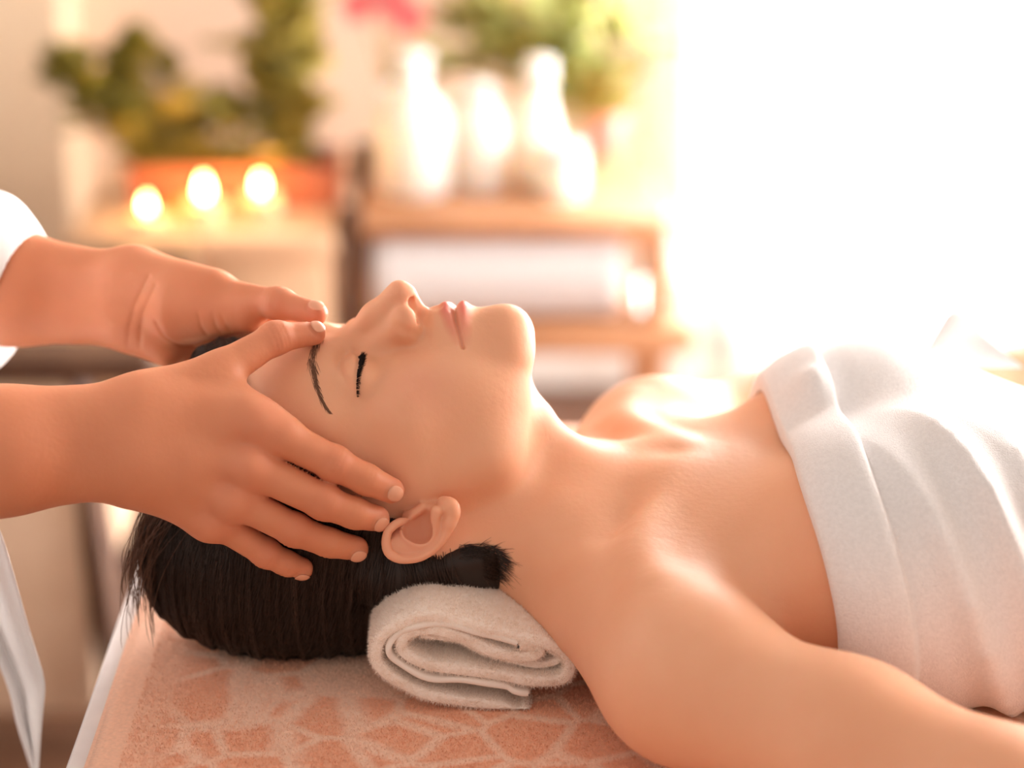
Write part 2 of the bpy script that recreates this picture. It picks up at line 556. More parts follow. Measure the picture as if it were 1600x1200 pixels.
def nail_frame(H, f, inward, thumb_out):
    J, R = H[f], FINGER_R[f]
    if f == 'thumb':
        ax = unit(J[3] - J[2]); out = thumb_out
    else:
        ax = unit(J[3] - J[2]); out = J[3] - inward
    out = unit(out - ax * (out @ ax))
    c = J[3] + out * R[3] * 0.86 + ax * R[3] * 0.25
    return c, ax, out, R[3]

NEAR_EXTRA = [(atm(330, 598, -64), atm(440, 676, -83), 12, 10), (atm(230, 640, -84), atm(380, 640, -82), 14, 9), (atm(215, 752, -92), atm(330, 806, -88), 13, 12)]
FAR_EXTRA = [(atm(285, 482, 50), atm(385, 488, 30), 23, 13), (atm(226, 500, 66), atm(254, 538, 56), 15, 10), (atm(254, 538, 56), atm(262, 556, 50), 10, 6),
             (atm(215, 436, 76), atm(330, 455, 46), 18, 14)]
def xz(L): return [(p[0], p[2]) for p in (atm(u, v, 50) for u, v in L)]
FAR_CREASES = [(xz([(232, 432), (214, 470), (204, 505), (198, 545)]), 1.3, 0.9), (xz([(246, 440), (228, 480), (222, 510), (220, 540)]), 1.3, 0.9),
               (xz([(250, 490), (262, 515), (285, 535), (300, 540)]), 1.6, 1.3), (xz([(318, 470), (322, 490), (330, 505)]), 1.0, 0.7), (xz([(340, 468), (345, 486), (352, 500)]), 1.0, 0.7),
               (xz([(355, 470), (361, 484), (366, 496)]), 0.9, 0.6)]
HEAD_CORE = HEAD_O + HM.T @ np.array((5.0, 0.0, 35.0))
N_THUMB_OUT = np.array((0.15, -0.55, 0.82)); F_THUMB_OUT = np.array((0.25, -0.45, 0.85))

def masseur_sdf(P):
    d = np.full(len(P), 400.0, np.float32)
    m = P[:, 0] > -330
    if m.any():
        W = P[m]
        y0 = HEAD_O[1] - 12
        x = np.full(len(W), 400.0, np.float32)
        mn = W[:, 1] < 30
        if mn.any(): x[mn] = hand_sdf(W[mn], NH, NEAR_WRIST, HEAD_CORE, NEAR_EXTRA, N_THUMB_OUT)
        mf = W[:, 1] > -60
        if mf.any():
            x[mf] = np.minimum(x[mf], hand_sdf(W[mf], FH, FAR_WRIST, HEAD_CORE, FAR_EXTRA, F_THUMB_OUT, FAR_CREASES))
        d[m] = x
    for wr, arm, elb, sh, r in ((NEAR_WRIST, NEAR_ARM, NEAR_ELBOW, NEAR_SHOULDER, (21, 24)), (FAR_WRIST, FAR_ARM, FAR_ELBOW, FAR_SHOULDER, (19, 23))):
        hp = NH if wr is NEAR_WRIST else FH
        mcp = (hp['index'][0] + hp['middle'][0] + hp['ring'][0] + hp['pinky'][0]) / 4
        a = smin(chain(P, [wr[0] * 0.55 + mcp * 0.45, wr[0], arm[0]], [12.5, r[0] - 2.5, r[1]], 8), chain(P, [wr[1] * 0.55 + mcp * 0.45, wr[1], arm[1]], [12.5, r[0] - 2.5, r[1]], 8), 24)
        am = (arm[0] + arm[1]) / 2
        a = smin(a, cone(P, am, elb, r[1] + 10, 40), 16)
        a = smin(a, cone(P, elb, sh, 40, 48), 16)
        d = smin(d, a, 20)
    mt = P[:, 0] < -380
    if mt.any():
        T = P[mt].copy(); T[:, 1] = np.abs(T[:, 1])
        t = ell(T, (-585, 0, 290), (105, 155, 210))
        t = smin(t, ell(T, (-560, 0, 30), (118, 150, 190)), 60)
        t = smin(t, cone(T, (-585, 60, 455), (-562, 185, 430), 52, 50), 40)
        t = smin(t, cone(T, (-585, 0, 440), (-560, 0, 560), 58, 52), 30)
        d[mt] = smin(d[mt], t, 25)
    return d

# ------------------------------------------------------------------ hair of the patient (millimetres)
NAPE_LOW = [atm(660, 905, -54), atm(705, 896, -58), atm(750, 895, -59), atm(790, 905, -52)]
NAPE = [(-82, -54, 72), atm(672, 882, -60), atm(720, 874, -66), atm(758, 873, -64), atm(786, 888, -58)]
def hair_sdf(P):
    Q = to_head(P)
    h = ell(Q, (-6, 0, 48), (97, 77.5, 86))
    cut = ((Q[:, 0] - 78 + np.clip((95 - Q[:, 2]) * 0.45, 0, 22)) * 148 - (Q[:, 2] - 88) * 123) / 192.4
    h = smin(h, ell(Q, (42, 0, 98), (46, 47, 38)), 14)
    h = smin(h, ell(Q, (57, -14, 108), (34, 44, 34)), 14)
    h = smax(h, cut, 5)
    h = smin(h, ell(P, (-150, -2, 66), (84, 62, 64)), 22)
    h = smin(h, ell(P, (-135, 2, 34), (92, 56, 38)), 22)
    h = smin(h, schain(P, NAPE, [22, 16, 11, 9.5, 5], 6), 8)
    h = smin(h, schain(P, NAPE_LOW, [14, 13, 11, 6], 6), 8)
    h = smin(h, cone(P, (-80, -10, 40), (-25, -20, 62), 38, 34), 18)
    # locks: shallow grooves that follow the fall of the hair
    w = P[:, 0] * 1.0 + 9 * np.sin(P[:, 2] * 0.021) + 0.25 * P[:, 1]
    lk_ = np.clip((-30 - P[:, 0]) / 30, 0.05, 1)
    h = h + lk_ * (0.8 * np.sin(w * 0.42) + 0.5 * np.sin(w * 1.13 + 1.3 * np.sin(P[:, 2] * 0.05)))
    return np.maximum(h, 1.5 - P[:, 2])

def tubes(paths, radii, sides=3):
    """paths (N,K,3), radii (N,K) -> verts, quads"""
    N, K, _ = paths.shape
    T = np.gradient(paths, axis=1)
    T /= np.linalg.norm(T, axis=2, keepdims=True) + 1e-9
    ref = np.tile(np.array((0.31, 0.77, 0.55)), (N, K, 1))
    A = np.cross(T, ref); A /= np.linalg.norm(A, axis=2, keepdims=True) + 1e-9
    B = np.cross(T, A)
    ang = np.arange(sides) * 2 * np.pi / sides
    V = paths[:, :, None, :] + radii[:, :, None, None] * (A[:, :, None, :] * np.cos(ang)[None, None, :, None] + B[:, :, None, :] * np.sin(ang)[None, None, :, None])
    idx = np.arange(N * K * sides).reshape(N, K, sides)
    a = idx[:, :-1, :]; b = idx[:, 1:, :]
    q = np.stack([a, np.roll(a, -1, 2), np.roll(b, -1, 2), b], -1).reshape(-1, 4)
    return V.reshape(-1, 3), q

def hair_strands(V, n, rng, steps=16, step=5.5):
    seeds = V[rng.choice(len(V), n, replace=False)].astype(np.float32)
    G = gradient(hair_sdf, seeds, 1.5)
    side = (G[:, 1] < 0.35) & (seeds[:, 2] > 12) & (seeds[:, 0] < -34)
    seeds = seeds[side]
    lift = rng.uniform(0.2, 1.6, len(seeds)).astype(np.float32)
    p = seeds.copy(); path = []
    jit = rng.normal(0, 0.10, (len(p), 3)).astype(np.float32)
    for k in range(steps):
        g = gradient(hair_sdf, p, 2.0)
        d = hair_sdf(p)
        p = p - g * (d - lift)[:, None] * 0.8
        path.append(p.copy())
        fall = np.array((-0.22, 0.0, -1.0), np.float32) + jit
        fall[:, 0] += np.where(p[:, 0] > -70, 0.45, 0.0)
        t = fall - g * np.sum(fall * g, 1, keepdims=True)
        t /= np.linalg.norm(t, axis=1, keepdims=True) + 1e-6
        p = p + t * step
        p[:, 2] = np.maximum(p[:, 2], 1.2)
    return np.stack(path, 1)

def face_pt(y, b, off=0.0):
    """point on the face (mm, world) at head-frame lateral y and height b"""
    a = np.linspace(50, 125, 376).astype(np.float32)
    Q = np.stack([a, np.full_like(a, y), np.full_like(a, b)], 1)
    P = (Q @ HM.astype(np.float32) + HEAD_O.astype(np.float32)).astype(np.float32)
    d = body_sdf(P, ear=False)
    i = np.where(d < 0)[0]
    return from_head(a[i[-1]] + off, y, b)

def curve_at(pts, t):
    p = np.array(pts, np.float64)
    s = np.concatenate([[0], np.cumsum(np.hypot(*np.diff(p, axis=0).T))]); s /= s[-1]
    return np.array([np.interp(t, s, p[:, 0]), np.interp(t, s, p[:, 1])])

# ------------------------------------------------------------------ materials of the figures and cloths
def skin(name, base, deep, sss=0.35, rough=0.5, redness=True):
    m = mat(name, base, rough, 0.32)
    p = bsdf(m)
    tc = nd(m, 'ShaderNodeTexCoord')
    n1 = nd(m, 'ShaderNodeTexNoise', Scale=16.0, Detail=3.0)
    n2 = nd(m, 'ShaderNodeTexNoise', Scale=260.0, Detail=2.0)
    for n in (n1, n2): lk(m, tc, 'Object', n, 'Vector')
    r = nd(m, 'ShaderNodeValToRGB')
    r.color_ramp.elements[0].position = 0.3; r.color_ramp.elements[1].position = 0.72
    r.color_ramp.elements[0].color = (*base, 1); r.color_ramp.elements[1].color = (*deep, 1)
    lk(m, n1, 'Fac', r, 'Fac')
    at_ = nd(m, 'ShaderNodeAttribute', attribute_name='tint')
    mx = nd(m, 'ShaderNodeMix', data_type='RGBA')
    mx.inputs[7].default_value = (0.66, 0.17, 0.14, 1)
    lk(m, at_, 'Fac', mx, 0); m.node_tree.links.new(r.outputs['Color'], mx.inputs[6])
    m.node_tree.links.new(mx.outputs[2], p.inputs['Base Color'])
    b = nd(m, 'ShaderNodeBump', Strength=0.25, Distance=0.0007)
    lk(m, n2, 'Fac', b, 'Height'); lk(m, b, 'Normal', p, 'Normal')
    p.inputs['Subsurface Weight'].default_value = sss
    p.inputs['Subsurface Radius'].default_value = (1.0, 0.35, 0.18)
    p.inputs['Subsurface Scale'].default_value = 0.006
    return m

def terry(name, c1, c2, scale=900.0, bump=0.6, dist=0.0015):
    m = mat(name, c1, 0.95, 0.1)
    p = bsdf(m)
    p.inputs['Sheen Weight'].default_value = 0.35
    p.inputs['Sheen Roughness'].default_value = 0.6
    mottle(m, c1, c2, scale * 0.4, 3.0, bump=bump, bscale=scale, dist=dist)
    return m

M_SKIN = skin('patient skin', (0.82, 0.44, 0.275), (0.77, 0.38, 0.225))
M_SKIN2 = skin('masseur skin', (0.70, 0.285, 0.155), (0.63, 0.23, 0.115))
M_HAIR = mat('dark hair', (0.020, 0.011, 0.008), 0.48, 0.35)
M_STRAND = mat('hair strand', (0.030, 0.016, 0.011), 0.40, 0.45)
M_BROWN_STRAND = mat('thin brown hair', (0.13, 0.065, 0.04), 0.42, 0.45)
M_LASH = mat('lash', (0.010, 0.006, 0.005), 0.6, 0.2)
M_BROW = mat('brow hair', (0.20, 0.10, 0.06), 0.6, 0.2)
M_TOWEL = terry('white terry', (0.84, 0.82, 0.83), (0.90, 0.88, 0.89), 1100.0, 0.7, 0.0016)
M_ROLL = terry('cream terry', (0.94, 0.83, 0.75), (0.97, 0.88, 0.81), 700.0, 0.5)
M_ROLL_HEM = mat('cream woven hem', (0.88, 0.79, 0.72), 0.9, 0.1)
def fibre(name, c):
    m = bpy.data.materials.new(name); m.use_nodes = True
    nt = m.node_tree; nt.nodes.clear()
    o = nt.nodes.new('ShaderNodeOutputMaterial'); a = nt.nodes.new('ShaderNodeBsdfDiffuse'); b = nt.nodes.new('ShaderNodeBsdfTranslucent'); x = nt.nodes.new('ShaderNodeMixShader')
    a.inputs['Color'].default_value = (*c, 1); b.inputs['Color'].default_value = (*c, 1); x.inputs[0].default_value = 0.5
    nt.links.new(a.outputs[0], x.inputs[1]); nt.links.new(b.outputs[0], x.inputs[2]); nt.links.new(x.outputs[0], o.inputs[0])
    return m
M_PILE = fibre('cream pile', (0.98, 0.90, 0.83))
M_UNIFORM = mottle(mat('white cotton', (0.9, 0.88, 0.88), 0.85, 0.2), (0.88, 0.86, 0.86), (0.93, 0.92, 0.92), 30.0, bump=0.15, bscale=500, dist=0.0006)

# ------------------------------------------------------------------ patient
patient = empty('person', (0.05, 0, 0))
tag(patient, 'woman lying on her back with closed eyes, bare shoulders and dark brown hair', 'person')
def child(o, parent):
    o.parent = parent
    o.matrix_parent_inverse = Matrix.Translation(-Vector(parent.location))
    return o

xs = spaced([(-200, 1.6), (-125, 1.1), (30, 1.1), (80, 2.5), (200, 5), (620, 8)])
ys = spaced([(-460, 6), (-200, 4), (-110, 1.6), (-96, 1.0), (10, 1.1), (110, 2), (200, 5), (460, 7)])
zs = spaced([(-10, 4), (60, 2), (92, 1.1), (250, 1.1)])
V, Q = surface(body_sdf, xs, ys, zs)
V[:, 2] = np.maximum(V[:, 2], 1.0)
body = child(obj_np('body', V / 1000, Q, M_SKIN), patient)
hq = to_head(V); hy = np.abs(hq[:, 1])
front = (hq[:, 0] > 60)
lipd = np.minimum(line2(hy, hq[:, 2], UPPER) / 4.0, line2(hy, hq[:, 2], LOWER) / 4.4)
lip = np.clip(1.25 - lipd, 0, 1) ** 0.8 * (hy < 24) * front * 0.9 * np.clip(1.15 - hy / 24, 0, 1)
cheek = 0.22 * np.exp(-((hq[:, 0] - 70) / 24) ** 2 - ((hy - 46) / 16) ** 2 - ((hq[:, 2] + 14) / 20) ** 2)
earr = 0.25 * np.exp(-(np.linalg.norm(V - np.array((-58, -86, 108)), axis=1) / 22) ** 2)
nose = 0.15 * np.exp(-((hq[:, 0] - 112) / 12) ** 2 - (hy / 16) ** 2 - ((hq[:, 2] + 12) / 10) ** 2)
set_attr(body, 'tint', np.clip(lip + cheek + earr + nose, 0, 1))

hx = spaced([(-250, 2.2), (34, 2.2)]); hyy = spaced([(-90, 2.2), (90, 2.6)]); hz = spaced([(-4, 2.2), (240, 2.2)])
HV, HQ = surface(hair_sdf, hx, hyy, hz, project=1)
hair = child(obj_np('hair', HV / 1000, HQ, M_HAIR), patient)
paths = hair_strands(HV, 7000, RNG)
rad = 0.26 * np.ones(paths.shape[:2]); rad[:, -1] = 0.05; rad[:, 0] = 0.1
sv, sq = tubes(paths, rad)
o = obj_np('hair_strands', sv / 1000, sq, M_STRAND, hair)
tag(o, kind='stuff')
# thin lighter strands hanging over the end of the table, and wisps at the nape
P_ = []
for i in range(130):
    x0 = RNG.uniform(-226, -190); y0 = RNG.uniform(-52, 8); z0 = RNG.uniform(118, 150)
    top = np.array((x0 + 14, y0, z0)); d_ = RNG.uniform(-8, 8)
    bot = np.array((RNG.uniform(-242, -222), y0 + d_, RNG.uniform(14, 62)))
    k1 = np.array((x0 - 14 + RNG.uniform(-6, 5), y0, z0 - 30)); k2 = np.array((bot[0] - RNG.uniform(0, 9), y0 + d_, bot[2] + 26))
    t = np.linspace(0, 1, 16)[:, None]
    P_.append((1 - t) ** 3 * top + 3 * t * (1 - t) ** 2 * k1 + 3 * t * t * (1 - t) * k2 + t ** 3 * bot)
P_ = np.array(P_); r_ = np.full(P_.shape[:2], 0.22); r_[:, -1] = 0.05
sv, sq = tubes(P_, r_)
o = obj_np('loose_strands', sv / 1000, sq, M_BROWN_STRAND, hair); tag(o, kind='stuff')
def skin_hit(u, v, off):
    ts = np.linspace(1.30, 1.60, 601)
    b = (v - 600.0) / FPX
    dr = np.array([(u - 800.0) / FPX, COSE - b * SINE, -(SINE + b * COSE)])
    P = ((np.array([0.0, CAM.y, CAM.z]) + ts[:, None] * dr) * 1000).astype(np.float32)
    i = np.where(np.minimum(body_sdf(P), hair_sdf(P)) < off)[0]
    return P[i[0]].astype(np.float64) if len(i) else None
P_ = []
for i in range(520):
    tu = RNG.uniform(715, 790); tv = 850 + max(0.0, tu - 765) * 0.8 + RNG.uniform(2, 24)
    if i >= 280: tu = RNG.uniform(755, 781); tv = RNG.uniform(858, 908)
    L = RNG.uniform(10, 24) * (1.6 if RNG.random() < 0.12 else 1.0); an = RNG.normal(-0.15, 0.35)
    if tu > 770: an += 0.4
    if i >= 280: an = RNG.normal(0.35, 0.3)
    pts = [skin_hit(tu + L * t * math.cos(an) , tv + L * t * math.sin(an) - (1 - t) * 1.0 + 3 * t * t, 0.25 + 0.9 * (1 - t)) for t in (0, 0.25, 0.5, 0.75, 1.0)]
    if any(p is None for p in pts) or max(p[1] for p in pts) - min(p[1] for p in pts) > 16: continue
    P_.append(np.array(spline(pts, 3)))
P_ = np.array(P_); r_ = np.linspace(0.20, 0.03, P_.shape[1])[None, :] * np.ones((len(P_), 1))
sv, sq = tubes(P_, r_)
o = obj_np('nape_wisps', sv / 1000, sq, M_STRAND, hair); tag(o, kind='stuff')

# eyebrows and lashes, both sides
BROW = spline([np.array(q, np.float64) for q in ((8, 42.5), (18, 46.0), (30, 47.8), (42, 46.8), (54, 42.0))], 6)
for sgn in (1, -1):
    P_ = []
    for i in range(230):
        t = RNG.uniform(0, 1) ** 0.9
        y, b = curve_at(BROW, t)
        b += RNG.normal(0, 1.3 * (1 - 0.75 * t))
        y2, b2 = y + RNG.uniform(4, 8), b + RNG.uniform(-1.5, 1.0) + (1.5 if t < 0.4 else -2.8 * t)
        p0, p1 = face_pt(sgn * y, b, 0.15), face_pt(sgn * min(y2, 56), b2, 0.2)
        pm = (p0 + p1) / 2 + HF * 0.4
        t_ = np.linspace(0, 1, 5)[:, None]
        P_.append((1 - t_) ** 2 * p0 + 2 * t_ * (1 - t_) * pm + t_ * t_ * p1)
    P_ = np.array(P_); r_ = np.array([0.14, 0.16, 0.15, 0.1, 0.03])[None] * np.ones((len(P_), 1))
    sv, sq = tubes(P_, r_)
    tag(child(obj_np('eyebrow', sv / 1000, sq, M_BROW), patient), kind='stuff')
    P_ = []
    for i in range(300):
        t = RNG.uniform(0.2, 1.0)
        y, b = curve_at(LIDLINE, t)
        p0 = face_pt(sgn * y, b + 0.4, -0.2)
        L = 6.6 * (0.15 + 0.95 * math.sin(math.pi * min(1, 0.10 + 0.82 * t))) * RNG.uniform(0.75, 1.1)
        tip = p0 + HF * L * RNG.uniform(0.25, 0.6) - HU * L * RNG.uniform(0.45, 0.85) + HL * sgn * ((t - 0.3) * 6 + RNG.normal(0, 0.9))
        pm = p0 + HF * L * 0.22 - HU * L * 0.62 + HL * sgn * (t - 0.4) * 1.5
        t_ = np.linspace(0, 1, 6)[:, None]
        P_.append((1 - t_) ** 2 * p0 + 2 * t_ * (1 - t_) * pm + t_ * t_ * tip)
    P_ = np.array(P_); r_ = np.array([0.24, 0.20, 0.17, 0.13, 0.08, 0.02])[None] * np.ones((len(P_), 1))
    sv, sq = tubes(P_, r_)
    tag(child(obj_np('eyelashes', sv / 1000, sq, M_LASH), patient), kind='stuff')

# ------------------------------------------------------------------ masseur
masseur = empty('person', (-0.56, 0, FLOOR_Z))
tag(masseur, 'masseur in a white uniform pressing both thumbs on the forehead of the lying woman', 'person')
xs = spaced([(-720, 9), (-420, 9), (-330, 5), (-300, 1.3), (-50, 1.3)])
ys = spaced([(-280, 8), (-150, 5), (-120, 1.3), (110, 1.3), (150, 5), (280, 8)])
zs = spaced([(-180, 9), (0, 6), (55, 1.5), (240, 1.3), (290, 5), (620, 9)])
V2, Q2 = surface(masseur_sdf, xs, ys, zs)
mbody = child(obj_np('body', V2 / 1000, Q2, M_SKIN2), masseur)
tint = np.zeros(len(V2))
for H in (NH, FH):
    for f in ('index', 'middle', 'ring', 'pinky'):
        for j, wd, am in ((0, 15, 0.22), (1, 11, 0.20), (3, 9, 0.22)):
            tint += am * np.exp(-(np.linalg.norm(V2 - H[f][j], axis=1) / wd) ** 2)
    for j, wd, am in ((2, 13, 0.2), (3, 11, 0.25)):
        tint += am * np.exp(-(np.linalg.norm(V2 - H['thumb'][j], axis=1) / wd) ** 2)
set_attr(mbody, 'tint', np.clip(tint, 0, 0.6))
M_NAIL = mat('finger nail', (0.74, 0.35, 0.22), 0.36, 0.45)
def nail(H, f, thumb_out):
    c, ax, out, rr = nail_frame(H, f, HEAD_CORE, thumb_out)
    wd = np.cross(ax, out)
    n = 11
    P = np.zeros((n, n, 3), np.float32)
    for i, s in enumerate(np.linspace(-1, 1, n)):
        for j, t in enumerate(np.linspace(-1, 1, n)):
            k = math.sqrt(max(0.0, 1 - 0.5 * t * t)); l = math.sqrt(max(0.0, 1 - 0.5 * s * s))
            P[i, j] = c + ax * (s * k * rr * 0.74) + wd * (t * l * rr * 0.62)
    W = P.reshape(-1, 3)
    sub = lambda q: hand_sdf(q, H, NEAR_WRIST if H is NH else FAR_WRIST, HEAD_CORE, [], thumb_out)
    for _ in range(4):
        d = sub(W); g = gradient(sub, W, 0.5)
        W = (W - g * np.clip(d - 0.35, -2, 2)[:, None]).astype(np.float32)
    idx = np.arange(n * n).reshape(n, n)
    q = np.stack([idx[:-1, :-1], idx[1:, :-1], idx[1:, 1:], idx[:-1, 1:]], -1).reshape(-1, 4)
    o = child(obj_np('fingernail', W / 1000, q, M_NAIL), masseur)
    m_ = o.modifiers.new('thickness', 'SOLIDIFY'); m_.thickness = 0.0006; m_.offset = 0
for f in ('thumb', 'index', 'middle', 'ring', 'pinky'): nail(NH, f, N_THUMB_OUT)
nail(FH, 'thumb', F_THUMB_OUT)

# uniform: tunic round the trunk, sleeves, and the front flap that hangs beside the table
def tunic_sdf(P):
    A = P.copy(); A[:, 1] = np.abs(A[:, 1])
    t = ell(A, (-585, 0, 285), (120, 172, 225))
    t = smin(t, ell(A, (-560, 0, 20), (138, 170, 235)), 60)
    t = smin(t, cone(A, (-585, 60, 445), (-562, 190, 425), 60, 62), 40)
    t = smin(t, cone(P, NEAR_SHOULDER, NEAR_ELBOW, 62, 55), 24)
    t = smin(t, cone(P, NEAR_ELBOW, (-385, -132, 160), 55, 46), 20)
    t = smin(t, cone(P, FAR_SHOULDER, FAR_ELBOW, 64, 66), 24)
    t = smin(t, chain(P, [FAR_ELBOW, (-385, 128, 190), atm(-22, 398, 102)], [66, 56, 39], 20), 20)
    w = 2.5 * np.sin(P[:, 0] * 0.06 + P[:, 2] * 0.05 + 2 * np.sin(P[:, 1] * 0.03)) + 1.5 * np.sin(P[:, 2] * 0.11 - P[:, 0] * 0.04)
    t = t + w
    inner = cone(P, (-330, -116, 160), (-420, -145, 162), 42, 42)
    inner = np.minimum(inner, chain(P, [atm(60, 448, 94), atm(-20, 448, 102), (-410, 130, 178)], [34, 34, 36], 8))
    t = smax(t, -inner, 3)
    return smax(t, -cone(A, (-580, 0, 470), (-560, 0, 640), 62, 66), 4)

xs = spaced([(-760, 8), (-400, 7), (-340, 2), (-260, 2)])
ys = spaced([(-300, 8), (-60, 8), (40, 2), (150, 2), (300, 8)])
zs = spaced([(-240, 9), (90, 7), (130, 2), (260, 2), (560, 9)])
TV, TQ = surface(tunic_sdf, xs, ys, zs, project=1)
tunic = child(obj_np('tunic', TV / 1000, TQ, M_UNIFORM), masseur)

def sheet(name, grid, mat_, parent=None, thick=0.0, subsurf=1):
    """grid (R,C,3) metres -> quad sheet with thickness"""
    R, C, _ = grid.shape
    idx = np.arange(R * C).reshape(R, C)
    q = np.stack([idx[:-1, :-1], idx[:-1, 1:], idx[1:, 1:], idx[1:, :-1]], -1).reshape(-1, 4)
    o = obj_np(name, grid.reshape(-1, 3), q, mat_, parent)
    if thick:
        s = o.modifiers.new('thickness', 'SOLIDIFY'); s.thickness = thick; s.offset = 0.0
    if subsurf:
        s = o.modifiers.new('smooth', 'SUBSURF'); s.levels = subsurf; s.render_levels = subsurf
    return o

# front flap: edge runs from the left border of the frame down and slightly right
edge = [(-60, 700), (-18, 790), (4, 840), (22, 900), (46, 985), (69, 1062), (67, 1110), (62, 1160), (58, 1210), (52, 1260)]
inner = [(-150, 700), (-110, 790), (-80, 850), (-48, 920), (-14, 1010), (14, 1080), (26, 1130), (44, 1185), (54, 1225), (40, 1280)]
ep = spline([np.array(e) for e in edge], 4); ip = spline([np.array(e) for e in inner], 4)
G = np.zeros((len(ep), 12, 3))
for i, (e, n_) in enumerate(zip(ep, ip)):
    for j in range(12):
        t = j / 11.0
        uv = np.array(e) * (1 - t) + np.array(n_) * t
        yy = -0.035 + 0.05 * t + 0.012 * math.sin(t * 9 + i * 0.12) * (0.3 + t)
        p = at(uv[0], uv[1], yy)
        G[i, j] = (p.x, p.y, p.z)
child(sheet('tunic_flap', G, M_UNIFORM, None, 0.0022, 1), masseur)

# ------------------------------------------------------------------ towel wrapped round the patient's chest
def trunk(P): return body_sdf(P, torso_only=True)
def ray_hit(u, v):
    ts = np.linspace(1.15, 1.75, 601)
    b = (v - 600.0) / FPX
    dr = np.array([(u - 800.0) / FPX, COSE - b * SINE, -(SINE + b * COSE)])
    P = ((np.array([0.0, CAM.y, CAM.z]) + ts[:, None] * dr) * 1000).astype(np.float32)
    d = trunk(P)
    i = np.where(d < 0)[0]
    return P[i[0]] if len(i) else None
CEN_Z = 42.0
def polar(p): return math.degrees(math.atan2(p[1], p[2] - CEN_Z))       # 0 = up, negative = camera side
ea, ex = [], []
for u, v in [(1200, 632), (1225, 700), (1250, 770), (1280, 850), (1300, 920), (1314, 1000)]:
    p = ray_hit(u, v)
    if p is not None: ea.append(polar(p)); ex.append(p[0])
order = np.argsort(ea); ea = np.array(ea)[order]; ex = np.array(ex)[order]
print('towel edge', list(zip(ea.round(1), ex.round(1))))
angs = np.linspace(-118, 100, 150)
xe = np.interp(angs, ea, ex)
far = angs > ea[-1]
xe = np.where(far, ex[-1] - 0.10 * (angs - ea[-1]), xe)
xe = np.convolve(np.pad(xe, 6, mode='edge'), np.ones(13) / 13, mode='valid')
ss = np.concatenate([[-1.0, 0.0, 1.0, 2.5], np.linspace(5, 30, 9), [32, 33.5, 35, 37], np.linspace(41, 430, 90)])
grid = np.zeros((len(ss), len(angs), 3))
rr = np.linspace(20, 240, 221).astype(np.float32)
for i, s in enumerate(ss):
    X = xe + np.maximum(s, 0) * (1 + 0.0035 * np.clip(-angs - 20, 0, 80))
    band = 34.0
    dirs = np.stack([np.zeros_like(angs), np.sin(np.radians(angs)), np.cos(np.radians(angs))], 1)
    P = np.stack([np.repeat(X[:, None], len(rr), 1), dirs[:, 1:2] * rr, CEN_Z + dirs[:, 2:3] * rr], -1).reshape(-1, 3).astype(np.float32)
    d = trunk(P).reshape(len(angs), len(rr))
    hit = np.array([rr[np.where(row < 0)[0][-1]] if (row < 0).any() else 60.0 for row in d])
    hit = np.convolve(np.pad(hit, 4, mode='edge'), np.ones(9) / 9, mode='valid')
    off = 5.0 + 9.0 * min(max(s - 20, 0) / 60.0, 1.0)
    if s < band: off += 10.0 * math.sqrt(max(0.0, 1 - ((s - band / 2) / (band / 2 + 1.5)) ** 2)) ** 0.45
    if s < 0: off = 1.5
    near = np.clip((-angs - 8) / 45, 0, 1)
    fold = near * 17.0 * (0.5 - np.abs(np.sin(X * 0.062 + angs * 0.085 + 0.9 * np.sin(X * 0.021))) ** 0.6) * min(max(s - 30, 0) / 50.0, 1)
    fold += near * 5.0 * (0.5 - np.abs(np.sin(X * 0.085 + angs * 0.11 + 1.0)) ** 0.7) * min(max(s - 30, 0) / 70.0, 1)
    fold += 3.0 * np.sin(X * 0.03 + angs * 0.045 + 0.6) * min(s / 60.0, 1)
    off = off + fold
    # tucked corner on top of the chest
    off = off + 11.0 * np.exp(-((angs - 12) / 9.0) ** 2 - ((s - 22) / 12.0) ** 2)
    R = hit + off
    grid[i, :, 0] = X; grid[i, :, 1] = dirs[:, 1] * R; grid[i, :, 2] = np.maximum(CEN_Z + dirs[:, 2] * R, 2.0)
wrap = sheet('wrapped_towel', grid / 1000, M_TOWEL, None, 0.003, 1)
tag(wrap, 'thick white terry towel wrapped round the lying woman below her shoulders', 'towel')
# upright fold on the far side
c = [at(1440, 560, 0.17), at(1492, 452, 0.19), at(1500, 470, 0.16), at(1575, 560, 0.17), at(1600, 600, 0.2)]
G = np.zeros((9, 9, 3))
for i in range(9):
    for j in range(9):
        s, t = i / 8.0, j / 8.0
        base = at(1430 + 170 * s, 575, 0.185 + 0.02 * math.sin(s * 3.1))
        hgt = 1 - abs(s - 0.36) / (0.36 if s < 0.36 else 0.64)
        G[i, j] = (base.x, base.y + 0.03 * hgt * t * t, base.z + 0.040 * hgt ** 1.2 * t)
fold = sheet('towel_fold', G, M_TOWEL, wrap, 0.004, 1)

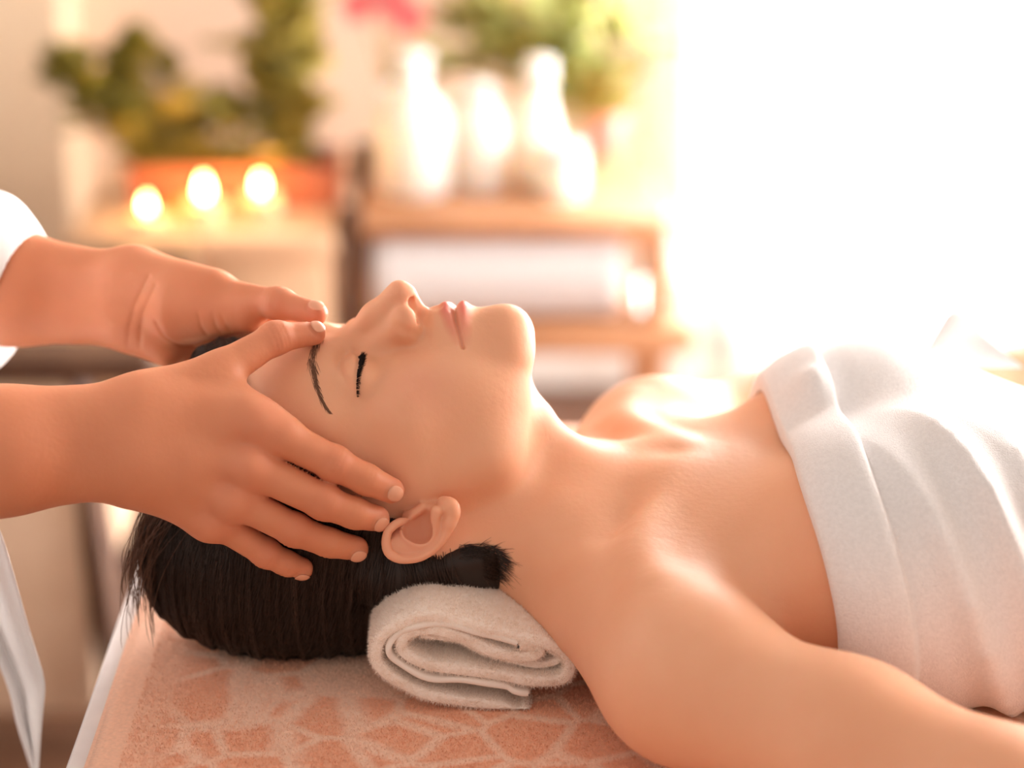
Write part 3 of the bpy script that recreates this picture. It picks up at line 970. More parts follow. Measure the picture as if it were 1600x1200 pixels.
# ------------------------------------------------------------------ rolled towel under the neck
ROLL_Y0, ROLL_Y1 = -0.102, 0.13
def rz(a, b): return at(560 + a / 4.444, 870 + b / 4.444, ROLL_Y0)
LAY_A = [(1165, 1075), (1090, 1085), (950, 1040), (700, 1010), (450, 955), (250, 860), (140, 760), (122, 660), (180, 550), (320, 462), (520, 425), (800, 490), (1050, 565),
         (1300, 612), (1440, 690), (1470, 790), (1390, 870), (1200, 868), (1000, 838), (700, 790), (490, 765), (340, 690), (292, 620), (350, 545), (520, 515),
         (720, 570), (900, 655), (1080, 705), (1230, 690), (1250, 640), (1120, 625)]
LAY_B = [(1180, 955), (1080, 935), (1000, 900), (750, 862), (520, 855), (340, 780), (222, 690), (222, 600), (330, 512), (500, 470), (700, 492), (880, 545), (1100, 600)]
LAY_C = [(430, 600), (560, 605), (700, 630), (860, 700), (1000, 745), (1200, 790), (1330, 790), (1400, 740), (1330, 690)]
roll = empty('rolled_towel', ((rz(760, 700)).x, 0.0, 0.0))
tag(roll, 'rolled cream terry towel under the neck of the lying woman', 'towel')
def roll_sheet(name, lay, th, mat_, y0, wob):
    pts = spline([np.array((rz(a, b).x, rz(a, b).z)) for a, b in lay], 6)
    pts = np.array(pts)
    T = np.gradient(pts, axis=0); T /= np.linalg.norm(T, axis=1, keepdims=True)
    N = np.stack([-T[:, 1], T[:, 0]], 1)
    n = len(pts)
    half = th / 2
    # closed outline: one side, rounded tip, other side
    out = [pts[i] + N[i] * half for i in range(n)]
    out += [pts[-1] + T[-1] * half * 0.9]
    out += [pts[i] - N[i] * half for i in range(n - 1, -1, -1)]
    out += [pts[0] - T[0] * half * 0.9]
    out = np.array(out)
    m = len(out)
    ys_ = np.array([0, 0.0012, 0.004, 0.009, 0.018, 0.028, 0.038, 0.048, 0.06, 0.08, 0.11, 0.15, 0.19, ROLL_Y1 - ROLL_Y0])
    Vs = []
    cz = 0.0
    for k, dy in enumerate(ys_):
        shrink = 0.72 if k == 0 else (0.92 if k == 1 else 1.0)
        mid = np.concatenate([pts, pts[-1:], pts[::-1], pts[:1]])
        o_ = mid + (out - mid) * shrink
        y = y0 + dy
        h = 1.0 + 0.16 * min(max((y + 0.102) / 0.045, 0), 1) ** 0.8 - 0.62 * min(max((y + 0.050) / 0.03, 0), 1)
        if y > 0.05: h = 0.5 + 0.5 * min((y - 0.05) / 0.06, 1)
        wobble = wob * np.sin(np.arange(m) * 0.55 + name.__len__()) * (1.0 if k < 3 else 0)
        Vs.append(np.stack([o_[:, 0], np.full(m, y) + wobble, np.maximum(o_[:, 1] * h, 0.0008)], 1))
    Vs = np.array(Vs)
    K = len(ys_)
    idx = np.arange(K * m).reshape(K, m)
    a = idx[:-1]; b = idx[1:]
    q = np.stack([a, np.roll(a, -1, 1), np.roll(b, -1, 1), b], -1).reshape(-1, 4)
    # front cap strip joining the two sides
    i0 = np.arange(n - 1); j0 = 2 * n - i0
    cap = np.stack([idx[0][j0], idx[0][j0 - 1], idx[0][i0 + 1], idx[0][i0]], 1)
    q = np.concatenate([q, cap])
    o = obj_np(name, Vs.reshape(-1, 3), q, mat_, None)
    child(o, roll)
    s = o.modifiers.new('smooth', 'SUBSURF'); s.levels = 1; s.render_levels = 1
    return Vs, q
def pile(name, verts, quads, n, length, w, mat_, parent, rng, keep=None):
    """short loops of terry as thin blades standing on a surface"""
    A, B, C, D = (verts[quads[:, k]] for k in range(4))
    nr = np.cross(C - A, D - B); ar = np.linalg.norm(nr, axis=1); nr /= ar[:, None] + 1e-12
    if keep is not None: ar = ar * keep((A + C) / 2, nr)
    f = rng.choice(len(quads), n, p=ar / ar.sum())
    s, t = rng.random((2, n, 1))
    p = (A[f] * (1 - s) + B[f] * s) * (1 - t) + (D[f] * (1 - s) + C[f] * s) * t
    d = nr[f] + rng.normal(0, 0.45, (n, 3)); d /= np.linalg.norm(d, axis=1, keepdims=True)
    side = np.cross(d, rng.normal(0, 1, (n, 3))); side /= np.linalg.norm(side, axis=1, keepdims=True) + 1e-9
    L = length * rng.uniform(0.5, 1.25, (n, 1))
    v = np.stack([p - side * w, p + side * w, p + d * L + side * w * 0.3], 1).reshape(-1, 3)
    o = obj_np(name, v, np.arange(3 * n).reshape(-1, 3), mat_, None, smooth=False)
    tag(o, kind='stuff')
    if parent is not None: child(o, parent)
    return o
vis = lambda c, nr: (c[:, 1] < -0.03) * 1.0
VA, QA = roll_sheet('outer_layer', LAY_A, 0.0074, M_ROLL, ROLL_Y0, 0.0006)
VB, QB = roll_sheet('hem_layer', LAY_B, 0.0040, M_ROLL_HEM, ROLL_Y0 - 0.001, 0.0008)
VC, QC = roll_sheet('inner_layer', LAY_C, 0.0050, M_ROLL, ROLL_Y0 + 0.006, 0.0006)
pile('outer_pile', VA.reshape(-1, 3), QA, 120000, 0.0026, 0.00022, M_PILE, roll, RNG, vis)
pile('inner_pile', VC.reshape(-1, 3), QC, 16000, 0.0022, 0.0002, M_PILE, roll, RNG, vis)

# ------------------------------------------------------------------ massage table
M_VINYL = mat('cream vinyl', (0.62, 0.50, 0.40), 0.5, 0.4)
M_SHEET = mottle(mat('white sheet', (0.85, 0.83, 0.84), 0.85, 0.2), (0.82, 0.80, 0.81), (0.9, 0.88, 0.88), 25.0, bump=0.1, bscale=400, dist=0.0005)
M_DARKWOOD = mottle(mat('dark wood', (0.10, 0.045, 0.025), 0.45, 0.4), (0.075, 0.032, 0.018), (0.13, 0.06, 0.032), 9.0)
m = M_COVER = mat('peach plush', (0.8, 0.4, 0.26), 0.95, 0.1)
p = bsdf(m); p.inputs['Sheen Weight'].default_value = 0.3
tc = nd(m, 'ShaderNodeTexCoord')
nz = nd(m, 'ShaderNodeTexNoise', Scale=26.0, Detail=2.0)
mapn = nd(m, 'ShaderNodeMapping'); mapn.inputs['Scale'].default_value = (24.0, 24.0, 24.0)
lk(m, tc, 'Object', mapn, 'Vector'); lk(m, tc, 'Object', nz, 'Vector')
add = nd(m, 'ShaderNodeMix', data_type='VECTOR'); add.inputs[0].default_value = 0.13
m.node_tree.links.new(mapn.outputs['Vector'], add.inputs[4]); m.node_tree.links.new(nz.outputs['Color'], add.inputs[5])
vo = nd(m, 'ShaderNodeTexVoronoi', feature='DISTANCE_TO_EDGE', Scale=1.15)
m.node_tree.links.new(add.outputs[1], vo.inputs['Vector'])
rp = nd(m, 'ShaderNodeValToRGB')
rp.color_ramp.elements[0].position = 0.035; rp.color_ramp.elements[0].color = (0.92, 0.62, 0.47, 1)
rp.color_ramp.elements[1].position = 0.11; rp.color_ramp.elements[1].color = (0.86, 0.44, 0.28, 1)
lk(m, vo, 'Distance', rp, 'Fac')
sx = nd(m, 'ShaderNodeSeparateXYZ'); lk(m, tc, 'Object', sx, 'Vector')
bd = nd(m, 'ShaderNodeMapRange'); bd.inputs['From Min'].default_value = -0.212; bd.inputs['From Max'].default_value = -0.196
lk(m, sx, 'X', bd, 'Value')
mx = nd(m, 'ShaderNodeMix', data_type='RGBA'); mx.inputs[6].default_value = (0.89, 0.53, 0.37, 1)
lk(m, bd, 'Result', mx, 0); m.node_tree.links.new(rp.outputs['Color'], mx.inputs[7])
n2 = nd(m, 'ShaderNodeTexNoise', Scale=420.0, Detail=2.0); lk(m, tc, 'Object', n2, 'Vector')
hsv = nd(m, 'ShaderNodeHueSaturation'); vr = nd(m, 'ShaderNodeMapRange'); vr.inputs['To Min'].default_value = 0.82; vr.inputs['To Max'].default_value = 1.15
lk(m, n2, 'Fac', vr, 'Value'); lk(m, vr, 'Result', hsv, 'Value'); m.node_tree.links.new(mx.outputs[2], hsv.inputs['Color'])
lk(m, hsv, 'Color', p, 'Base Color')
bp = nd(m, 'ShaderNodeBump', Strength=0.5, Distance=0.0012); lk(m, n2, 'Fac', bp, 'Height'); lk(m, bp, 'Normal', p, 'Normal')

def box_bm(bm, c, s, bev=0.0, seg=2, rot=None):
    g = bmesh.ops.create_cube(bm, size=1.0)
    vs = g['verts']
    bmesh.ops.scale(bm, verts=vs, vec=s)
    if bev:
        es = list({e for v_ in vs for e in v_.link_edges})
        r = bmesh.ops.bevel(bm, geom=es, offset=bev, segments=seg, affect='EDGES', profile=0.5)
        vs = list({v_ for f in r['faces'] for v_ in f.verts} | {v_ for v_ in vs if v_.is_valid})
    if rot is not None: bmesh.ops.rotate(bm, verts=vs, matrix=rot)
    bmesh.ops.translate(bm, verts=vs, vec=c)
    return vs
def box(name, lo, hi, mat_, parent=None, bev=0.004, seg=2):
    bm = bmesh.new()
    lo, hi = Vector(lo), Vector(hi)
    box_bm(bm, (lo + hi) / 2, hi - lo, bev, seg)
    o = obj_bm(name, bm, mat_, None, True)
    if parent is not None: child(o, parent)
    return o
def limb(name, a, b, r1, r2, mat_, parent=None, sides=14):
    a, b = Vector(a), Vector(b)
    bm = bmesh.new()
    q = (b - a).to_track_quat('Z', 'Y').to_matrix().to_4x4()
    bmesh.ops.create_cone(bm, cap_ends=True, segments=sides, radius1=r1, radius2=r2, depth=(b - a).length, matrix=Matrix.Translation((a + b) / 2) @ q)
    o = obj_bm(name, bm, mat_, None, True)
    if parent is not None: child(o, parent)
    return o

table = empty('massage_table', (0.6, 0, FLOOR_Z))
tag(table, 'padded massage table carrying the lying woman', 'table')
box('pad', (-0.235, -0.45, -0.085), (1.70, 0.40, -0.010), M_VINYL, table, 0.012, 3)
box('frame', (-0.20, -0.41, -0.135), (1.66, 0.36, -0.085), M_DARKWOOD, table, 0.004)
for x in (-0.10, 1.55):
    for y in (-0.38, 0.33): limb('leg', (x, y, -0.13), (x, y, FLOOR_Z), 0.026, 0.022, M_DARKWOOD, table)
# white sheet folded over the head end, under the plush cover
prof = [(1.70, -0.0085), (0.4, -0.0085), (-0.215, -0.0085), (-0.232, -0.009), (-0.2405, -0.014), (-0.2435, -0.03), (-0.2445, -0.07), (-0.246, -0.16), (-0.247, -0.26)]
def strip(name, prof, y0, y1, ny, mat_, thick, seed, amp=0.001):
    rng = np.random.default_rng(seed)
    pr = np.array(spline([np.array(q) for q in prof], 4))
    ys_ = np.linspace(y0, y1, ny)
    G = np.zeros((ny, len(pr), 3))
    for j in range(ny):
        for i, (x, z) in enumerate(pr):
            hang = max(0.0, -z - 0.02)
            G[j, i] = (x - amp * 4 * hang / 0.2 * math.sin(ys_[j] * 40 + seed), ys_[j], z + amp * 0.3 * math.sin(ys_[j] * 31 + x * 17))
    return sheet(name, G, mat_, None, thick, 1)
sheet_o = strip('bed_sheet', prof, -0.43, 0.38, 40, M_SHEET, 0.002, 1)
tag(sheet_o, 'white sheet hanging over the head end of the massage table', 'sheet')
cover_prof = [(1.69, -0.0035), (0.4, -0.0035), (-0.20, -0.0035), (-0.226, -0.0035), (-0.232, -0.0045), (-0.2345, -0.0065)]
cov = strip('plush_cover', cover_prof, -0.44, 0.39, 40, M_COVER, 0.005, 2, 0.0006)
tag(cov, 'peach plush cover with pale giraffe pattern spread on the massage table', 'blanket')
cv, cq = [], []
nx, ny = 60, 30
gx = np.linspace(-0.228, 0.16, nx); gy = np.linspace(-0.20, 0.04, ny)
X, Y = np.meshgrid(gx, gy, indexing='ij')
gv = np.stack([X, Y, np.full_like(X, -0.0012)], -1).reshape(-1, 3)
gi = np.arange(nx * ny).reshape(nx, ny)
gq = np.stack([gi[:-1, :-1], gi[1:, :-1], gi[1:, 1:], gi[:-1, 1:]], -1).reshape(-1, 4)
o = pile('pile', gv, gq, 60000, 0.0022, 0.0003, M_COVER, None, RNG); o.parent = cov

# ------------------------------------------------------------------ the room
M_WALL = mottle(mat('peach plaster', (0.80, 0.56, 0.38), 0.9, 0.2), (0.85, 0.66, 0.52), (0.88, 0.70, 0.56), 2.0, bump=0.1, bscale=60)
M_WALL2 = mottle(mat('cream plaster', (0.84, 0.66, 0.46), 0.9, 0.2), (0.83, 0.64, 0.45), (0.87, 0.70, 0.50), 2.0, bump=0.1, bscale=60)
M_FLOOR = mottle(mat('brown floor', (0.16, 0.07, 0.04), 0.5, 0.4), (0.13, 0.055, 0.03), (0.20, 0.09, 0.05), 6.0)
M_WHITE = mat('white paint', (0.9, 0.88, 0.85), 0.5, 0.4)
M_WOOD = mottle(mat('honey wood', (0.60, 0.30, 0.15), 0.5, 0.4), (0.54, 0.26, 0.13), (0.66, 0.34, 0.18), 7.0)
M_BEIGE = mottle(mat('beige fabric', (0.68, 0.48, 0.34), 0.9, 0.2), (0.66, 0.46, 0.32), (0.72, 0.52, 0.37), 14.0, bump=0.2, bscale=300)
M_CABINET = mottle(mat('pale wood', (0.74, 0.48, 0.30), 0.6, 0.3), (0.72, 0.46, 0.28), (0.78, 0.52, 0.33), 6.0)
M_PORCELAIN = mat('white porcelain', (0.92, 0.88, 0.82), 0.25, 0.5)
bsdf(M_PORCELAIN).inputs['Subsurface Weight'].default_value = 1.0; bsdf(M_PORCELAIN).inputs['Subsurface Radius'].default_value = (1.0, 0.8, 0.6); bsdf(M_PORCELAIN).inputs['Subsurface Scale'].default_value = 0.06
M_TERRA = mottle(mat('terracotta', (0.42, 0.13, 0.07), 0.8, 0.2), (0.38, 0.11, 0.06), (0.48, 0.16, 0.09), 20.0)
M_PINKPOT = mat('pink glazed pot', (0.80, 0.34, 0.30), 0.35, 0.5)
M_SOIL = mottle(mat('soil', (0.05, 0.03, 0.02), 1.0, 0.1), (0.04, 0.025, 0.018), (0.08, 0.05, 0.035), 60.0)
M_WAX = mat('candle wax', (0.92, 0.70, 0.42), 0.5, 0.3)
bsdf(M_WAX).inputs['Subsurface Weight'].default_value = 0.5
bsdf(M_WAX).inputs['Subsurface Radius'].default_value = (0.02, 0.01, 0.005)
M_GLASS = mat('clear glass', (0.95, 0.97, 1.0), 0.05, 0.5)
bsdf(M_GLASS).inputs['Transmission Weight'].default_value = 0.9
M_FLAME = bpy.data.materials.new('flame'); M_FLAME.use_nodes = True
fp = bsdf(M_FLAME); fp.inputs['Base Color'].default_value = (1, 0.6, 0.2, 1)
fp.inputs['Emission Color'].default_value = (1.0, 0.62, 0.22, 1); fp.inputs['Emission Strength'].default_value = 45.0
M_WICK = mat('wick', (0.02, 0.015, 0.01), 0.9, 0.1)
def leaf_mat(name, c):
    m = mottle(mat(name, c, 0.5, 0.4), tuple(x * 0.85 for x in c), tuple(min(1, x * 1.2) for x in c), 30.0)
    return m
M_LEAF_D = leaf_mat('olive leaf', (0.24, 0.20, 0.028))
M_LEAF_M = leaf_mat('green leaf', (0.37, 0.29, 0.06))
M_LEAF_L = leaf_mat('pale leaf', (0.55, 0.60, 0.20))
M_PETAL = mat('pink petal', (0.90, 0.22, 0.24), 0.6, 0.3)

WY = 2.45
def struct(o): o['kind'] = 'structure'; return o
struct(box('floor', (-3.2, -3.0, FLOOR_Z - 0.05), (3.6, WY + 0.2, FLOOR_Z), M_FLOOR, None, 0))
WX0, WX1 = 0.34, 2.60
WZ0, WZ1 = FLOOR_Z + 0.06, 1.45
bm = bmesh.new()
for lo, hi in (((-1.0, WY, FLOOR_Z), (WX0, WY + 0.15, 1.95)), ((WX1, WY, FLOOR_Z), (3.6, WY + 0.15, 1.95)), ((WX0, WY, WZ1), (WX1, WY + 0.15, 1.95)), ((WX0, WY, FLOOR_Z), (WX1, WY + 0.15, WZ0))):
    lo, hi = Vector(lo), Vector(hi); box_bm(bm, (lo + hi) / 2, hi - lo)
struct(obj_bm('wall_back', bm, M_WALL, None, False))
struct(box('wall_left', (-3.2, WY - 0.14, FLOOR_Z), (at(108, 250, WY - 0.14).x, WY + 0.15, 1.95), M_WALL2, None, 0.004))
struct(box('baseboard_back', (at(112, 250, WY).x + 0.02, WY - 0.018, FLOOR_Z), (WX0 - 0.05, WY, FLOOR_Z + 0.09), M_WHITE, None, 0.003))
RX = 2.62
bm = bmesh.new()
SY0, SY1 = 0.15, 2.25
for lo, hi in (((RX, -1.2, FLOOR_Z), (RX + 0.15, SY0, 1.95)), ((RX, SY1, FLOOR_Z), (RX + 0.15, WY, 1.95)), ((RX, SY0, WZ1), (RX + 0.15, SY1, 1.95)), ((RX, SY0, FLOOR_Z), (RX + 0.15, SY1, WZ0))):
    lo, hi = Vector(lo), Vector(hi); box_bm(bm, (lo + hi) / 2, hi - lo)
struct(obj_bm('wall_right', bm, M_WALL2, None, False))
# glazed terrace doors, overexposed daylight behind the panes
win = empty('window_1', ((WX0 + WX1) / 2, WY, WZ0)); win['kind'] = 'structure'
M_DAY = bpy.data.materials.new('daylit pane'); M_DAY.use_nodes = True
dp = bsdf(M_DAY); dp.inputs['Base Color'].default_value = (0.9, 0.9, 0.9, 1); dp.inputs['Roughness'].default_value = 0.1
dp.inputs['Emission Color'].default_value = (1.0, 0.96, 0.92, 1); dp.inputs['Emission Strength'].default_value = 15.0
bm = bmesh.new()
fw = 0.05
for lo, hi in (((WX0, WY - 0.02, WZ0), (WX0 + fw, WY + 0.08, WZ1)), ((WX1 - fw, WY - 0.02, WZ0), (WX1, WY + 0.08, WZ1)),
               ((WX0, WY - 0.02, WZ1 - fw), (WX1, WY + 0.08, WZ1)), ((WX0, WY - 0.02, WZ0), (WX1, WY + 0.08, WZ0 + fw))):
    lo, hi = Vector(lo), Vector(hi); box_bm(bm, (lo + hi) / 2, hi - lo, 0.006, 1)
child(obj_bm('window_frame', bm, M_WHITE, None, False), win)
npane = 3
pw = (WX1 - WX0 - 2 * fw) / npane
for i in range(npane):
    x0 = WX0 + fw + i * pw
    if i: child(box('mullion', (x0 - 0.03, WY - 0.01, WZ0 + fw), (x0 + 0.03, WY + 0.07, WZ1 - fw), M_WHITE, None, 0.005), win)
    child(box('pane', (x0 + (0.03 if i else 0), WY + 0.03, WZ0 + fw), (x0 + pw - (0.03 if i < npane - 1 else 0), WY + 0.04, WZ1 - fw), M_DAY, None, 0), win)
added_win = empty('added_window', (RX, (SY0 + SY1) / 2, WZ0)); added_win['kind'] = 'structure'  # unseen side window, added to brighten the back wall, bottles and body
bm = bmesh.new()
for lo, hi in (((RX - 0.02, SY0, WZ0), (RX + 0.08, SY0 + fw, WZ1)), ((RX - 0.02, SY1 - fw, WZ0), (RX + 0.08, SY1, WZ1)),
               ((RX - 0.02, SY0, WZ1 - fw), (RX + 0.08, SY1, WZ1)), ((RX - 0.02, SY0, WZ0), (RX + 0.08, SY1, WZ0 + fw))):
    lo, hi = Vector(lo), Vector(hi); box_bm(bm, (lo + hi) / 2, hi - lo, 0.006, 1)
child(obj_bm('window_frame', bm, M_WHITE, None, False), added_win)
ph = (SY1 - SY0 - 2 * fw) / npane
for i in range(npane):
    y0 = SY0 + fw + i * ph
    if i: child(box('mullion', (RX - 0.01, y0 - 0.03, WZ0 + fw), (RX + 0.07, y0 + 0.03, WZ1 - fw), M_WHITE, None, 0.005), added_win)
    child(box('pane', (RX + 0.03, y0 + (0.03 if i else 0), WZ0 + fw), (RX + 0.04, y0 + ph - (0.03 if i < npane - 1 else 0), WZ1 - fw), M_DAY, None, 0), added_win)
# sheer curtains in front of the glass
M_SHEER = bpy.data.materials.new('sheer curtain'); M_SHEER.use_nodes = True
nt = M_SHEER.node_tree; nt.nodes.clear()
o_ = nt.nodes.new('ShaderNodeOutputMaterial'); tr = nt.nodes.new('ShaderNodeBsdfTranslucent'); df = nt.nodes.new('ShaderNodeBsdfDiffuse'); tp = nt.nodes.new('ShaderNodeBsdfTransparent')
tr.inputs['Color'].default_value = (0.95, 0.90, 0.84, 1); df.inputs['Color'].default_value = (0.93, 0.90, 0.86, 1)
m1 = nt.nodes.new('ShaderNodeMixShader'); m2 = nt.nodes.new('ShaderNodeMixShader'); m1.inputs[0].default_value = 0.35; m2.inputs[0].default_value = 0.6
nt.links.new(tr.outputs[0], m1.inputs[1]); nt.links.new(df.outputs[0], m1.inputs[2]); nt.links.new(m1.outputs[0], m2.inputs[1]); nt.links.new(tp.outputs[0], m2.inputs[2]); nt.links.new(m2.outputs[0], o_.inputs[0])
def curtain(x0, x1, y, n, label):
    G = np.zeros((n, 12, 3))
    for i in range(n):
        s = i / (n - 1)
        for j in range(12):
            t = j / 11
            G[i, j] = (x0 + (x1 - x0) * s + 0.01 * math.sin(s * 31), y + 0.028 * math.sin(s * (x1 - x0) * 62) * (0.6 + 0.4 * t) , WZ1 + 0.12 - (WZ1 + 0.10 - FLOOR_Z) * t)
    o = sheet('curtain', G, M_SHEER, None, 0.0, 1)
    tag(o, label, 'curtain')
curtain(0.24, 0.80, WY - 0.12, 60, 'sheer white curtain bunched at the left side of the bright window')
curtain(1.95, 2.75, WY - 0.12, 60, 'sheer white curtain at the right side of the bright window')

# ------------------------------------------------------------------ lathe and plant helpers
def lathe(name, prof, loc, mat_, parent=None, seg=28):
    """prof: [(r, z), ...] from the bottom up"""
    bm = bmesh.new()
    rings = []
    for r, z in prof:
        rings.append([bm.verts.new((r * math.cos(2 * math.pi * k / seg), r * math.sin(2 * math.pi * k / seg), z)) for k in range(seg)])
    for a, b in zip(rings[:-1], rings[1:]):
        for k in range(seg): bm.faces.new((a[k], a[(k + 1) % seg], b[(k + 1) % seg], b[k]))
    bm.faces.new(rings[0][::-1]); bm.faces.new(rings[-1])
    o = obj_bm(name, bm, mat_, None, True)
    o.location = loc
    if parent is not None:
        o.parent = parent; o.location = Vector(loc) - parent.location
    return o
def leaf_bm(bm, base, direction, length, width, droop, lobes, rng, up=Vector((0, 0, 1))):
    """one leaf blade, folded along its rib"""
    d = Vector(direction).normalized()
    side = d.cross(up)
    if side.length < 0.1: side = Vector((1, 0, 0))
    side.normalize(); nrm = side.cross(d).normalized()
    n = 8
    prev = None
    for i in range(n + 1):
        t = i / n
        w = width * (math.sin(math.pi * min(1, t * 0.93 + 0.05)) ** 0.8) * (1 + lobes * math.sin(t * 19))
        c = Vector(base) + d * (length * t) + Vector((0, 0, -droop * length * t * t))
        ring = [bm.verts.new(c - side * w + nrm * (0.18 * w)), bm.verts.new(c), bm.verts.new(c + side * w + nrm * (0.18 * w))]
        if prev:
            for k in range(2): bm.faces.new((prev[k], prev[k + 1], ring[k + 1], ring[k]))
        prev = ring
def plant(name, root_loc, pot, pot_mat, leaves, label, leaf_m, cat='plant', soil=True):
    """pot: lathe profile; leaves: list of (stem base, leaf base, direction, length, width, droop)"""
    root = empty(name, root_loc); tag(root, label, cat)
    rng = random.Random(len(label))
    if pot is not None:
        lathe('pot', pot, root_loc, pot_mat, root)
        top = pot[-1]
        lathe('soil', [(top[0] * 0.2, top[1] - 0.012), (top[0] * 0.93, top[1] - 0.012), (top[0] * 0.90, top[1] - 0.006), (top[0] * 0.1, top[1] - 0.002)], root_loc, M_SOIL, root)
    for sb, lb, d, ln, wd, dr in leaves:
        bm = bmesh.new()
        leaf_bm(bm, lb, d, ln, wd, dr, 0.10, rng)
        o = obj_bm('leaf', bm, leaf_m if not isinstance(leaf_m, list) else leaf_m[rng.randrange(len(leaf_m))], None, True)
        child(o, root)
        s = o.modifiers.new('thickness', 'SOLIDIFY'); s.thickness = 0.0012
        if sb is not None:
            limb('stem', sb, lb, 0.0022, 0.0016, M_LEAF_M, root, 6)
    return root
def spray(centre_px, y, nleaf, spread, ln, wd, seed, stem_from, dirs=None):
    rng = random.Random(seed)
    out = []
    for i in range(nleaf):
        u = rng.uniform(*centre_px[0]); v = rng.uniform(*centre_px[1])
        lb = at(u, v, y + rng.uniform(-spread, spread))
        sb = Vector(stem_from) + Vector((rng.uniform(-0.02, 0.02), rng.uniform(-0.02, 0.02), 0))
        d = (lb - sb).normalized() + Vector((rng.uniform(-0.8, 0.8), rng.uniform(-0.8, 0.8), rng.uniform(-0.6, 0.6)))
        out.append((sb, lb, d, ln * rng.uniform(0.7, 1.2), wd * rng.uniform(0.7, 1.2), rng.uniform(0.1, 0.5)))
    return out

# ------------------------------------------------------------------ cabinet with candles and pots
CY = 1.72
cab_z = at(300, 372, CY).z
cx0, cx1 = at(100, 372, CY).x, at(522, 372, CY).x
cab = empty('low_cabinet', ((cx0 + cx1) / 2, CY + 0.2, FLOOR_Z))
tag(cab, 'low pale wooden cabinet carrying the candles and potted plants', 'cabinet')
box('body', (cx0 + 0.01, CY + 0.015, FLOOR_Z + 0.05), (cx1 - 0.01, CY + 0.46, cab_z - 0.025), M_CABINET, cab, 0.004)
box('top', (cx0, CY, cab_z - 0.025), (cx1, CY + 0.48, cab_z), M_CABINET, cab, 0.005)
hw = (cx1 - cx0) / 2
for k in range(2):
    d_ = box('door', (cx0 + 0.02 + k * hw, CY + 0.0, FLOOR_Z + 0.08), (cx0 + hw - 0.012 + k * hw, CY + 0.016, cab_z - 0.04), M_CABINET, cab, 0.003)
    kx = cx0 + hw + (-0.03 if k == 0 else 0.03)
    kn = lathe('knob', [(0.004, 0), (0.011, 0.004), (0.012, 0.012), (0.006, 0.017)], (0, 0, 0), M_DARKWOOD)
    kn.rotation_euler = (math.pi / 2, 0, 0); kn.location = (kx, CY - 0.001, cab_z - 0.22); kn.parent = d_
    kn.matrix_parent_inverse = Matrix.Identity(4)
    # d_ carries the cabinet's inverse, so its own frame is the world frame
for nm, x in (('foot', cx0 + 0.05), ('foot', cx1 - 0.05)):
    for y in (CY + 0.06, CY + 0.40): box(nm, (x - 0.02, y - 0.02, FLOOR_Z), (x + 0.02, y + 0.02, FLOOR_Z + 0.055), M_DARKWOOD, cab, 0.003)

def candle(u, v_flame, flame_h, body_h, r, y, label):
    px = at(u, v_flame, y)
    z = cab_z
    root = empty('candle', (px.x, y, z)); tag(root, label, 'candle', 'lit candles on the low cabinet')
    loc = (px.x, y, z)
    lathe('wax', [(r * 0.96, 0.0), (r, 0.003), (r, body_h - 0.003), (r * 0.95, body_h), (r * 0.7, body_h - 0.003), (r * 0.1, body_h - 0.005)], loc, M_WAX, root)
    lathe('wick', [(0.0012, body_h - 0.006), (0.0012, body_h + 0.008), (0.0006, body_h + 0.010)], loc, M_WICK, root, 8)
    fz = body_h + 0.004
    lathe('flame', [(0.001, fz), (flame_h * 0.16, fz + flame_h * 0.12), (flame_h * 0.22, fz + flame_h * 0.30), (flame_h * 0.18, fz + flame_h * 0.55), (flame_h * 0.08, fz + flame_h * 0.82), (0.0006, fz + flame_h)], loc, M_FLAME, root, 16)
    L = bpy.data.lights.new('candle_light', 'POINT'); L.energy = 0.25; L.color = (1.0, 0.55, 0.2); L.shadow_soft_size = 0.012
    lo = bpy.data.objects.new('candle_light', L); COL.objects.link(lo); lo.parent = root; lo.location = (0, 0, fz + flame_h + 0.012)
candle(231, 348, 0.022, 0.016, 0.024, CY + 0.06, 'short lit candle nearest the white sleeve on the cabinet')
candle(320, 325, 0.032, 0.030, 0.026, CY + 0.075, 'lit candle with the tallest flame in the middle of the cabinet')
candle(408, 325, 0.026, 0.034, 0.026, CY + 0.09, 'lit candle nearest the wooden trolley on the cabinet')

def pot_prof(r, h): return [(r * 0.66, 0.0), (r * 0.70, 0.002), (r * 0.93, h * 0.80), (r * 0.93, h * 0.81), (r * 1.04, h * 0.82), (r * 1.06, h - 0.003), (r * 1.03, h)]
PY = CY + 0.20
# long terracotta trough behind the candles, three plants growing in it
qx0, qx1 = at(206, 342, PY - 0.06).x, at(527, 342, PY - 0.06).x
th_ = 0.062
planter = empty('planter', ((qx0 + qx1) / 2, PY, cab_z)); tag(planter, 'long terracotta planter trough on the cabinet behind the three candles', 'planter')
bm = bmesh.new()
yA, yB, wl = PY - 0.06, PY + 0.06, 0.010
for lo, hi in (((qx0, yA, cab_z), (qx1, yA + wl, cab_z + th_)), ((qx0, yB - wl, cab_z), (qx1, yB, cab_z + th_)), ((qx0, yA + wl, cab_z), (qx0 + wl, yB - wl, cab_z + th_)),
               ((qx1 - wl, yA + wl, cab_z), (qx1, yB - wl, cab_z + th_)), ((qx0 + wl, yA + wl, cab_z), (qx1 - wl, yB - wl, cab_z + 0.008))):
    lo, hi = Vector(lo), Vector(hi); box_bm(bm, (lo + hi) / 2, hi - lo, 0.002, 1)
child(obj_bm('trough', bm, M_TERRA, None, False), planter)
box('rim', (qx0 - 0.006, yA - 0.006, cab_z + th_ - 0.014), (qx1 + 0.006, yA + 0.002, cab_z + th_), M_TERRA, planter, 0.002)
